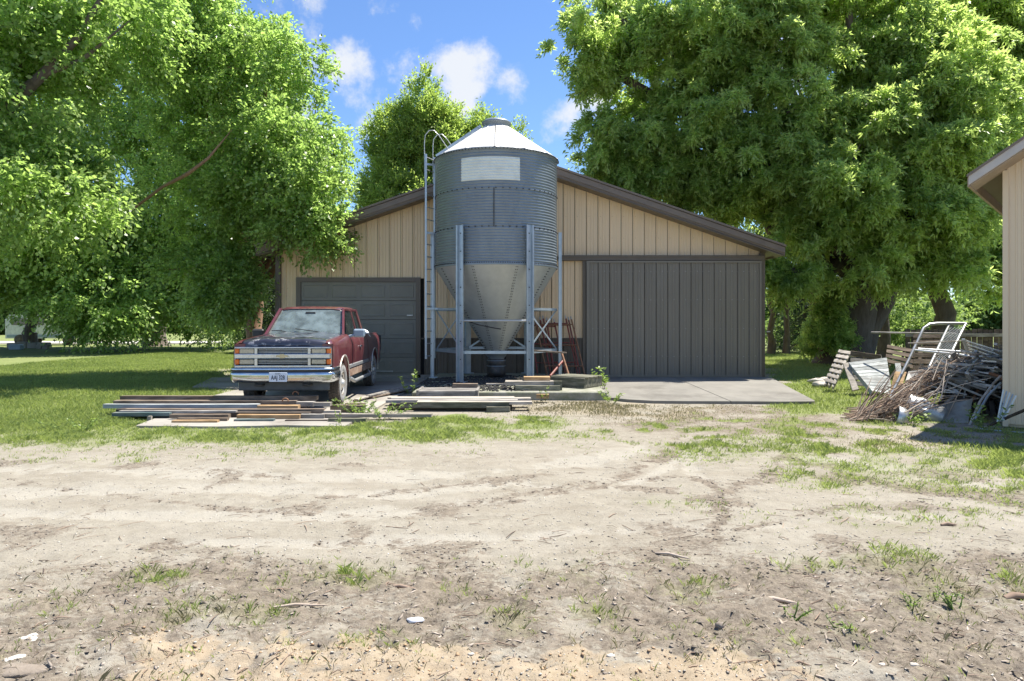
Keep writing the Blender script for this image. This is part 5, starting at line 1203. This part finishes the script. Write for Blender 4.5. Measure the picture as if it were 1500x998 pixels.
# G: upright trees behind the barn
GM = 'yellow-green trees behind the barn roof'
def upright(x, y, h, r_, n_, s):
    l_ = []
    g = random.Random(s)
    for k in range(n_):
        a = 2*math.pi*k/n_+g.random(); q_ = g.uniform(.35,.75)*r_
        l_.append((x+q_*math.cos(a), y+q_*math.sin(a)*.7, h*g.uniform(.5,.8), r_*.42, r_*.4, h*.17, 1.0))
    return l_
cnt += tree('tall_tree', 'tall yellow-green tree left of the bin roof behind the barn', 'tree', (-4.6,37,0),
  [(-6.4,37,10.6,1.3,1.2,2.6,1.3),(-4.7,36.6,11.6,1.4,1.2,2.9,1.5),(-3.3,36.8,10.2,1.4,1.2,2.8,1.3),(-5.3,36,7.4,2.4,1.6,2.4,.9),(-7.2,37,8.2,1.4,1.2,2.6,1),(-2.6,36,7.9,1.5,1.3,2.4,.9),(-6.8,36,5.2,1.8,1.5,2,.8)], 'leafC','bark', 330, .16, .08, tr=.3, fork=5, nb=60, seed=55, upd=.8, droop=-.1, twl=.7, gap=.26, group=GM)
cnt += tree('tall_tree', 'smaller yellow-green tree whose top shows behind the bin lid', 'tree', (-1.6,37.5,0),
  [(-1.7,37.5,10.6,1.2,1.1,2.4,1.4),(-.2,37.5,9.9,1.0,1,2.3,1.4),(.6,37.5,9.0,.8,1,1.9,1.4),(-1.4,37.2,8,1.5,1.2,2,.9)], 'leafC','bark', 330, .16, .08, tr=.26, fork=5, nb=40, seed=66, upd=.8, droop=-.1, twl=.7, gap=.3, group=GM)
# D: big maple on the right
GR = 'large maples right of the barn'
cnt += tree('maple_tree', 'largest maple with a thick leaning dark trunk behind the pallets', 'tree', (12.3,25.5,0),
  [(4.4,24.5,9.0,2.2,2.4,2.6,1.0),(3.7,24,12.2,2.0,2.3,1.8,1.0),(6.9,24,8.4,2.3,2.3,2.1,1.0),(6.6,23.5,11.6,2.5,2.3,1.9,1),(9.0,23.5,10.4,2.5,2.3,2.4,1),(8.7,23,6.9,2.0,2.0,1.7,1.1),(11.3,23,8.5,2.5,2.3,2.3,1.1),(10.0,23,4.6,1.5,1.6,1.4,1.0),(12.8,22,5.9,2.2,1.9,2.0,1.1),(14.3,22.5,8.9,2.3,2.3,2.5,1),(11.6,23.5,12.2,3,2.4,2,.9),(15.3,23,5.0,1.7,1.8,1.6,.9),(12.2,22.4,3.6,1.3,1.3,1.0,.9),(5.4,24.5,6.6,1.5,1.6,1.2,.9),(14.8,22.5,3.7,1.5,1.4,1.0,1.1),(9.2,22.5,3.2,.9,.9,.9,1.1),(10.6,21.5,6.2,1.7,1.6,1.3,1.1),(13.2,21.5,7.6,1.8,1.5,1.5,1.1),(9.5,24,14.5,4.5,3,2,.4),(8.0,23.5,12.3,2.2,2,1.4,1),(3.5,24.5,8.6,1.2,1.4,1.5,1.1),(7.6,24.6,6.2,1.7,1.5,1.0,1.2),(3.0,24.2,10.8,1.1,1.3,1.0,1),(4.3,24.5,7.0,1.2,1.2,.9,1),(13.5,23.5,11.0,2.2,2,1.6,1),(9.8,22.5,8.6,1.8,1.6,1.4,1)],
  'leafB','bark', 185, .19, .062, tr=.72, fork=3.4, nb=150, seed=77, lean=(.9,0), star=True, droop=.5, twl=.5, tw=15, gap=.22, group=GR)
cnt += tree('maple_tree', 'tall maple farther back at the right, filling the gap above the shed eave', 'tree', (17.8,28.5,0),
  [(16.5,27.5,8.6,2.8,2.6,3.0,1),(19.0,27,6.8,2.6,2.4,2.8,1),(17.3,28,12.2,3.2,2.8,2.4,.9),(20.8,27.5,11.5,3.2,2.6,2.8,.8),(16.4,27.5,4.6,2.0,2.0,1.6,.9),(19.6,27,3.9,1.9,2.0,1.4,.9),(21.0,27,13.6,2.6,2.4,1.8,1),(18.5,27,14.2,2.4,2.2,1.6,1),(15.8,26,13.8,2.2,2,1.6,1)],
  'leafB','bark', 140, .23, .075, tr=.4, fork=3.6, nb=60, seed=88, star=True, droop=.5, twl=.62, tw=15, gap=.26, group=GR)
st_ = [o for o in bpy.data.objects if o.name.startswith('shade_tree')]
for (o, pts, r_, m) in ((st_[1], (P(190,310,18.6), P(238,274,18.2), P(275,255,17.6), P(305,232,17.3), P(340,190,17.6)), (.035,.04,.05,.035,.006), 'bark2'), (st_[0], (P(-60,230,16.2), P(30,140,15.2), P(62,110,15.0), P(112,58,15.2), P(170,-40,15.4)), (.17,.13,.11,.08,.03), 'bark'),
                        (st_[0], (P(62,110,15.0), P(120,88,15.2), P(190,30,15.5)), (.07,.05,.01), 'bark')):
    mb = MB(); mb.tube(pts, list(r_), 9); mb.build('limb', M[m], o)
# second stem and suckers round the maple foot
mtree = [o for o in bpy.data.objects if o.name == 'maple_tree'][0]
mb = MB(); bough(mb, (11.9,25.3,-.2), (11.0,25.2,4.0), .5, .3, 5, 7, k=11); bough(mb, (12.9,25.5,-.2), (14.6,25.6,4.6), .42, .25, 6, 7, k=10); mb.build('side_stem', M['bark'], mtree)
V, tt, _ = crown([(11.25,24.6,.95,.75,.7,1.15,1.5),(11.5,24.7,2.1,.7,.6,1.0,1.2)], 400, .13, .05, seed=99, star=True, twl=.35, droop=.2); quads_object('suckers', V, tt, M['leafB'], mtree); cnt += len(V)
# slim trees in the gap beside the barn
GS2 = 'slim trees in the gap right of the barn'
cnt += tree('slim_tree', 'slim dark trunk nearest the barn corner in the right-hand gap', 'tree', (12.45,32.8,0), [(12.5,32.5,5.2,1.6,1.4,1.7,.8)], 'leafF','bark', 200, .14, .08, tr=.14, fork=3.2, nb=12, seed=101, twl=.6, group=GS2)
cnt += tree('slim_tree', 'slim dark trunk second from the barn corner in the right-hand gap', 'tree', (13.1,32.6,0), [(13.2,32.6,5.6,1.6,1.4,1.6,.8)], 'leafF','bark', 200, .14, .08, tr=.13, fork=3.4, nb=12, seed=102, twl=.6, group=GS2)
cnt += tree('slim_tree', 'straight slim tree seen right of the leaning maple trunk', 'tree', (16.3,30,0), [(16.4,30,4.2,1.6,1.4,1.4,.6)], 'leafF','bark', 190, .14, .08, tr=.2, fork=3, nb=12, seed=103, twl=.6, group=GS2)
def conifer(x, y, h, r_, seed, label):
    t = thing('spruce_tree', label, 'tree', (x, y, 0), 0, 'dark spruces at the field edge'); g = np.random.default_rng(seed)
    mb = MB(); mb.tube([(x,y,-.2),(x,y,h)], [.14,.02], 7); n_ = 130
    pos = []; ax = []
    for k in range(n_):
        z = h*(.06+.92*(k/n_)); rr_ = r_*(1-z/h)**.8+.15; a = k*2.4; dv = np.array([math.cos(a), math.sin(a), -.18]); m_ = int(10+40*rr_)
        mb.tube([(x,y,z),(x+dv[0]*rr_,y+dv[1]*rr_,z+dv[2]*rr_+.1*rr_)], [.02,.006], 4, caps=False)
        tt_ = g.random(m_)**.7; pos.append(np.array([x,y,z])+dv*rr_*tt_[:,None]+g.normal(0, .07, (m_,3))); ax.append(np.broadcast_to(dv, (m_,3)))
    mb.build('trunk', M['bark'], t); pos = np.concatenate(pos); ax = np.concatenate(ax)
    V = leaves(pos, ax, .2, .045, .1, .8); quads_object('crown', V, g.normal(.5,.2,len(V)), M['leafD'], t); return len(V)
cnt += conifer(14.6,34,5.2,2.0,201,'dark spruce behind the left side of the maple trunk')
cnt += conifer(16.2,35,6.0,2.1,202,'dark spruce right of the maple trunk above the fence pipe')
cnt += conifer(-11.7,33.5,4.6,2.0,203,'dark spruce behind the truck hood at the edge of the lawn')
# far hedgerow, one mass
lob = [(x, 85+6*math.sin(x*.13), 1.0+1.2*(math.sin(x*.31)+1), 5, 3, 2.4+1.2*math.sin(x*.5), 1) for x in np.arange(-95, 95, 4.5)]
V, tt, _ = crown(lob, 60, .6, .4, tw=8, lf=5, twl=1.4, seed=301); h = quads_object('far_hedgerow', V, tt, M['leafF']); tag(h, 'continuous pale green hedgerow across the far field', 'hedgerow', None, 'stuff'); cnt += len(V)
V, tt, _ = crown([(-13.4,35,1.0,3.2,1.4,1.2,1),(-10,35.5,1.0,2.6,1.4,1.3,1),(11.5,40,.8,3,1.4,1,1),(17,40,.9,3.5,1.4,1.1,1),(22,38,1.2,3.5,1.5,1.6,1)], 200, .2, .12, seed=302, tw=8, lf=5); h = quads_object('undergrowth', V, tt, M['leafF']); tag(h, 'low leafy undergrowth along the edge of the lawn behind the trees', 'undergrowth', None, 'stuff'); cnt += len(V)

# ------------------------------------------------------------------ grass
def blades(n_, xr, yr, prob, hmin, hmax, wd, name, m, label, seed, powy=1.0, tuft=0):
    g = np.random.default_rng(seed); x = g.uniform(*xr, n_); y = yr[0]+(yr[1]-yr[0])*g.random(n_)**powy
    if tuft: x = x+g.normal(0, tuft, n_); y = y+g.normal(0, tuft, n_)
    pr = prob(x, y); ok = g.random(n_) < pr
    inb = (x > -6.3) & (x < 7.1) & (y > 18.7); inb |= (x > -5.75) & (x < -2.4) & (y > 10.2) & (y < 19); inb |= (x > -2) & (x < 1.95) & (y > 13.75); inb |= (x > 2.0) & (y > 13.1) & (y < 19) & (x < 5.85+(y-13.1)*.23)
    ok &= ~inb; x, y, pr = x[ok], y[ok], pr[ok]; z = height(x, y)-.005; n_ = len(x)
    h_ = g.uniform(hmin, hmax, n_)*(.5+.7*pr); a = g.uniform(0, 6.283, n_); ln = g.uniform(.1, .9, n_)*h_
    w = wd*(1+y/9)*g.uniform(.6,1.3,n_); p = np.stack([x,y,z],-1); s = np.stack([np.cos(a),np.sin(a),0*a],-1)*w[:,None]*.5
    b_ = g.uniform(0,6.283,n_); tip = np.stack([np.cos(b_)*ln,np.sin(b_)*ln,h_],-1); mid_ = tip*np.array([.35,.35,.55])
    V = np.stack([p-s, p+s, p+mid_+s*.8, p+tip], 1)
    tt = g.normal(.5,.22,n_)+.6*fbm(x, y, .8, seed, 3)
    o = quads_object(name, V, tt, m); return tag(o, label, 'grass', None, 'stuff'), n_
fg = lambda x, y: fields(x, y)[0]
_, k = blades(420000, (-18,-2.5), (8.3,34), lambda x,y: np.clip(fg(x,y),0,1)*np.where(np.abs(x) < .82*y, 1, 0)*np.where((y>13)|(x<-6.1),1,0)*sm(9.2,10.6,y), .025,.07,.005,'lawn_grass',M['grass'],'short green lawn grass left of the lumber pile and truck',1, 1.6); cnt += k
_, k = blades(200000, (2,15), (8.3,34), lambda x,y: np.clip(fg(x,y),0,1)*np.where(np.abs(x) < .82*y, 1, 0), .02,.07,.005,'lawn_grass',M['grass'],'short green grass right of the concrete apron in front of the maple',2, 1.4); cnt += k
def tufts(nt, xr, yr, prob, nb_, rad, hmin, hmax, wd, name, m, label, seed):
    """grass growing in separate small clumps of unlike size"""
    g = np.random.default_rng(seed); cx = g.uniform(*xr, nt); cy = g.uniform(*yr, nt); pr = prob(cx, cy)
    ok = (g.random(nt) < pr) & (np.abs(cx) < .85*cy); ok &= ~((cx > -5.75) & (cx < -2.4) & (cy > 10.2)); ok &= ~((cx > -2) & (cx < 1.95) & (cy > 13.6))
    cx, cy, pr = cx[ok], cy[ok], pr[ok]; sz = g.uniform(.3, 1.3, len(cx))*(.5+.7*pr); dry = g.normal(0, .3, len(cx))
    cnt_ = np.maximum(2, (nb_*sz*g.uniform(.4, 1.3, len(cx)))).astype(int); ix = np.repeat(np.arange(len(cx)), cnt_); n_ = len(ix)
    a = g.uniform(0, 6.283, n_); rr_ = np.abs(g.normal(0, rad, n_))*sz[ix]; x = cx[ix]+np.cos(a)*rr_; y = cy[ix]+np.sin(a)*rr_; z = height(x, y)-.004
    h_ = g.uniform(hmin, hmax, n_)*sz[ix]; ln = g.uniform(.2, 1.0, n_)*h_; b_ = a+g.normal(0, .7, n_); s_ = np.stack([-np.sin(b_), np.cos(b_), 0*a], -1)*(wd*g.uniform(.5,1.3,n_))[:,None]*.5
    p = np.stack([x,y,z],-1); tip = np.stack([np.cos(b_)*ln, np.sin(b_)*ln, h_], -1); md = tip*np.array([.35,.35,.6])
    V = np.stack([p-s_, p+s_, p+md+s_*.8, p+tip], 1); return tag(quads_object(name, V, .5+dry[ix]+g.normal(0,.2,n_), m), label, 'grass', None, 'stuff'), n_
nf = lambda x,y,f,sd_: sm(-.08,.22,fbm(x,y,f,sd_,3))
_, k = tufts(60000, (-9,2.4), (7.6,11.4), lambda x,y: np.clip(fg(x,y)*.95,0,.9)*(.45+.55*nf(x,y,2.2,77)), 9, .035, .015, .06, .007, 'weedy_grass_strip', M['grass'], 'weedy green grass strip along the near edge of the truck slab', 3); cnt += k
_, k = tufts(60000, (1.5,8.5), (5.4,10.6), lambda x,y: np.clip(fg(x,y)*.95,0,.9)*(.3+.7*nf(x,y,2.6,78)), 9, .03, .012, .055, .006, 'grass_patch', M['grass'], 'patchy green grass on the right of the gravel yard', 4); cnt += k
_, k = tufts(22000, (-4.4,4.4), (2.5,5.9), lambda x,y: np.clip(fg(x,y)*.9,0,.7)*(.4+.6*nf(x,y,5,79)), 13, .02, .012, .06, .0034, 'grass_tufts', M['grass'], 'sparse green grass tufts in the foreground dirt', 5); cnt += k
_, k = tufts(11000, (-4.4,4.4), (2.5,5.0), lambda x,y: (.08+.4*fields(x,y)[3]+.5*fg(x,y))*sm(790,850,470+1600/y), 8, .02, .012, .07, .0024, 'dead_tufts', M['grassdry'], 'dead grey-brown grass tufts in the foreground dirt', 55); cnt += k
_, k = blades(120000, (-4.2,4.2), (2.5,5.4), lambda x,y: (.10+.5*fields(x,y)[3])*sm(780,850,470+1600/y)*np.where(np.abs(x) < .85*y, 1, 0), .006,.03,.0025,'dry_grass',M['grassdry'],'dry straw-coloured grass bits in the foreground dirt',6); cnt += k
_, k = blades(90000, (-1,8), (8.6,13.6), lambda x,y: fields(x,y)[3]*.9, .01,.05,.005,'dry_grass',M['grassdry'],'dry straw-coloured grass in front of the concrete pad',7); cnt += k

# ------------------------------------------------------------------ weeds
def weed(x, y, z, h_, stems, label, seed, L=.06, bushy=1.0):
    g = np.random.default_rng(seed); t = thing('weed_plant', label, 'weed', (x, y, z)); mb = MB(); pos = []; ax = []
    for s in range(stems):
        a = g.uniform(0, 6.28); r_ = g.uniform(.02, .12)*bushy; tp_ = np.array([x+r_*2*math.cos(a), y+r_*2*math.sin(a), z+h_*g.uniform(.6,1)]); b0 = np.array([x+r_*.5*math.cos(a), y+r_*.5*math.sin(a), z-.01])
        mb.tube([tuple(b0), tuple((b0+tp_)/2+g.normal(0,.01,3)), tuple(tp_)], [.005,.004,.002], 4, caps=False)
        for k in range(int(10+h_*22)):
            t_ = g.uniform(.12, 1); an = k*2.4; pos.append(b0+(tp_-b0)*t_); ax.append([math.cos(an), math.sin(an), .5])
    mb.build('stem', M['weed'], t); V = leaves(np.array(pos), np.array(ax), L, L*.42, .0, .3); quads_object('foliage', V, g.normal(.6,.25,len(V)), M['weed'], t)
weed(-2.15,14.5,.05,.55,3,'tall green weed standing between the truck and the left bin leg',1,.08)
weed(2.12,15.6,.05,.5,4,'leafy green weed at the right end of the concrete pad beside the timber box',2,.12,1.6)
weed(-2.55,11.6,0,.28,14,'bushy low green weed clump at the right end of the lumber pile',3,.06,3)
weed(-2.15,11.3,0,.25,12,'bushy green weed clump beneath the long pale board',4,.06,3)
weed(.63,13.5,0,.38,2,'single upright weed in front of the board stack on the pad',5,.06)
weed(-2.62,10.5,.0,.3,2,'single bright weed stalk in front of the green-grey board',6,.05)
weed(6.9,9.95,0,.42,4,'green weed growing at the foot of the pale leaning pole',7,.08,1.4)
weed(6.15,10.5,0,.22,5,'small green weed before the dented drum',8,.07,1.5)
weed(2.0,13.5,0,.22,7,'low green weed at the right corner of the concrete pad',9,.07,2.4)
weed(-6.3,10.0,0,.2,8,'low whitish-green weed at the left end of the lumber pile',10,.05,2.5)
weed(7.6,9.3,0,.25,5,'green weed beside the thin pipes on the ground before the shed',11,.07,1.6)
for i, (u, v, lb) in enumerate(((1335,888,'stubby cut weed stem pair in the right foreground dirt'),(1378,880,'spiky green weed tuft right of the stubby stems'),(1160,905,'stubby weed with a dark stem in the foreground right of centre'),(1245,925,'upright stubby stem lower right of the foreground'),(1400,893,'pale weed stem rightmost in the foreground'))):
    d = 1600/(v-470); weed((u-750)/1000*d, d, 0, .075, 4, lb, 20+i, .022, .5)

# ------------------------------------------------------------------ foreground debris
def scatter(n_, name, m, label, smin, smax, prob, seed, flat=.6, elong=1.6, yr=(2.4,8.5), cat='debris', powy=1.6):
    g = np.random.default_rng(seed); y = yr[0]+(yr[1]-yr[0])*g.random(n_)**powy; x = g.uniform(-1, 1, n_)*.85*y
    ok = g.random(n_) < prob(x, y); x, y = x[ok], y[ok]; n_ = len(x); z = height(x, y)
    s = g.uniform(0,1,n_)**3*(smax-smin)+smin; a = g.uniform(0, 6.28, n_); e = g.uniform(1, elong, n_)
    base = np.array([[1,0,0],[.3,.9,.1],[-.8,.55,0],[-.9,-.5,.1],[.2,-.95,0],[.1,.05,1],[-.2,-.1,-.6]])
    v = base[None]*(1+g.normal(0,.22,(n_,7,3)))*s[:,None,None]*np.stack([e, 1/e**.5, np.full(n_, flat)],-1)[:,None,:]
    tl = g.normal(0, .25, n_); v[...,2] = v[...,2]+v[...,0]*tl[:,None]
    vx = v[...,0]*np.cos(a)[:,None]-v[...,1]*np.sin(a)[:,None]; vy = v[...,0]*np.sin(a)[:,None]+v[...,1]*np.cos(a)[:,None]
    V = np.stack([vx+x[:,None], vy+y[:,None], v[...,2]+z[:,None]+s[:,None]*flat*.25], -1)
    F = np.array([[0,1,5],[1,2,5],[2,3,5],[3,4,5],[4,0,5],[1,0,6],[2,1,6],[3,2,6],[4,3,6],[0,4,6]]); FF = (F[None]+np.arange(n_)[:,None,None]*7).reshape(-1)
    me = bpy.data.meshes.new(name); me.vertices.add(n_*7); me.vertices.foreach_set('co', V.astype('f').reshape(-1)); me.loops.add(len(FF)); me.loops.foreach_set('vertex_index', FF.astype('i'))
    me.polygons.add(len(FF)//3); me.polygons.foreach_set('loop_start', np.arange(0,len(FF),3,dtype='i')); me.update(calc_edges=True); me.materials.append(m)
    o = bpy.data.objects.new(name, me); col.objects.link(o); tag(o, label, cat, None, 'stuff'); return n_
F_ = lambda i: (lambda x, y: fields(x, y)[i])
vv = lambda x, y: 470+1600/y
scatter(34000,'gravel_stones',M['stone'],'small pale stones scattered over the gravel yard',.002,.009,lambda x,y:(1-fields(x,y)[1])*(1-fields(x,y)[0])*.8,1,.7,1.4,cat='gravel')
scatter(22000,'dirt_clods',M['clod'],'dark brown dirt clods in the foreground',.002,.013,lambda x,y:np.clip(fields(x,y)[1]*1.0+.01,0,1)*(.3+.7*sm(-.1,.25,fbm(x,y,5,12,3))),2,.55,1.8,cat='dirt')
scatter(15000,'wood_chips',M['chip'],'brown wood and bark chips scattered in the foreground',.003,.018,lambda x,y:np.clip(fields(x,y)[1]*.8+.02,0,1)*sm(790,860,vv(x,y))*(.15+.85*sm(-.05,.25,fbm(x,y,3,14,3))),3,.22,3.2,cat='wood chips')
scatter(2600,'wood_chips',M['twig2'],'pale splintered wood chips thickest in the lower right foreground',.004,.018,lambda x,y:np.clip(blob(*uv(x,y),1330,930,260,70)+.12*sm(800,860,vv(x,y)),0,1),4,.2,3.2,cat='wood chips')
scatter(5000,'sand_crumbs',mat('orange_sand_crumbs',(.40,.27,.16),.95,var=.15,island=.3),'orange sandy crumbs along the bottom of the foreground',.003,.013,lambda x,y:fields(x,y)[2],5,.7,1.3,yr=(2.4,4.2),cat='sand')
scatter(40000,'dirt_crumbs',M['clod'],'dark soil crumbs lining the tyre ruts across the gravel',.003,.013,lambda x,y:np.clip(fields(x,y)[1]*1.1-.1,0,1)*(.2+.8*sm(-.05,.2,fbm(x,y,4,13,3))),12,.6,1.8,yr=(4.3,9.5),cat='dirt',powy=1.0)
tw_ = MB(); g = random.Random(8)
for k in range(900):
    y = 2.5+3.3*g.random()**1.3 if k < 700 else g.uniform(5, 9); x = g.uniform(-.85,.85)*y; a = g.gauss(0, .8); L = g.uniform(.02,.13) if y < 5 else g.uniform(.05,.2)
    if y > 5 and g.random() < .5: continue
    z = float(height(np.array([x]), np.array([y]))[0])+.004; dx, dy = math.cos(a)*L/2, math.sin(a)*L/2; r_ = g.uniform(.0012,.0035)
    tw_.tube([(x-dx,y-dy,z),(x+g.uniform(-.01,.01),y+g.uniform(-.01,.01),z+g.uniform(0,.012)),(x+dx,y+dy,z+.002)], [r_,r_,r_*.5], 4, caps=False)
tw_.build('fallen_twigs', M['twig'], label='small brown twigs lying over the foreground dirt', cat='twigs', kind='stuff')
for i, (u, v, L, a, r_, lb) in enumerate(((985,816,.24,-.5,.010,'pale forked stick left of centre right on the gravel edge'),(1140,880,.22,-.3,.014,'pale split stick in the right foreground'),(590,862,.2,-.2,.012,'brown stick lying near the dark rut left of centre'),(440,887,.3,.1,.008,'thin pale stick below the dark dirt left of centre'),(1390,772,.12,0,.014,'short dark stick on the grassy gravel at right'),(1175,975,.08,-.3,.006,'reddish splinter at the edge of the orange sand'),(1490,875,.18,.2,.022,'thick dark stick at the right edge of the foreground'))):
    d = 1600/(v-470); x = (u-750)/1000*d; z = float(height(np.array([x]), np.array([d]))[0])+r_*.6; ca_, sa_ = math.cos(a)*L/2, math.sin(a)*L/2
    mb = MB(); mb.tube([(x-ca_,d-sa_,z),(x-.2*ca_,d-.2*sa_+.01,z+.008),(x+.5*ca_,d+.5*sa_,z+.003),(x+ca_,d+sa_,z)], [r_*.7,r_,r_*.8,r_*.3], 7); mb.tube([(x,d,z),(x+ca_*.6,d+sa_*.6+.04,z+.01)], [r_*.6,r_*.2], 5)
    mb.build('stick', M['twig2'] if i in (0,1,3) else M['twig'], label=lb, cat='stick')
def chunk(u, v, s, sq, m, label, name, cat, seed):
    d = 1600/(v-470); x = (u-750)/1000*d; z = float(height(np.array([x]), np.array([d]))[0]); r = lump((x, d, z+s*sq[2]*.1), s, sq, seed, 6).build(name, M[m], label=label, cat=cat); return r
chunk(42,937,.05,(1.2,1.0,.22),'rock','larger white limestone piece at the lower left corner','rock','rock',3)
chunk(22,958,.042,(1.2,1.1,.2),'rock','smaller white limestone piece touching the larger one at the lower left','rock','rock',4)
chunk(608,911,.032,(1.5,.8,.4),'foil','crumpled white plastic scrap on the dirt left of centre','plastic_scrap','litter',5)
chunk(24,980,.085,(1.5,.8,.18),'clod','flat brown slab of bark at the lower left corner','wood_chunk','wood',6)
chunk(1055,920,.022,(1.2,1,.9),'clod','dark round stone beside a weed stem in the foreground','stone','stone',7)
for i, (u, v) in enumerate(((1285,955),(1292,972),(1339,975),(1455,985),(690,965),(895,965),(1120,600),(830,660))):
    chunk(u, v, .011+.005*(i % 3), (1,.7,.4), 'rock' if i % 2 else 'stone', ('pale flat stone upright in the right foreground','pale stone just below the upright one','small white stone on the bark chips at right','square pale offcut stone at the lower right','pale stone on orange sand left of centre','pale stone on orange sand below centre','pale stone at the edge of the grass right of the apron','pale stone on the gravel before the pad')[i], 'stone', 'stone', 60+i)
print('leaf and grass quads', cnt, 'tris', sum(len(o.data.loops)-2*len(o.data.polygons) for o in bpy.data.objects if o.type == 'MESH'))
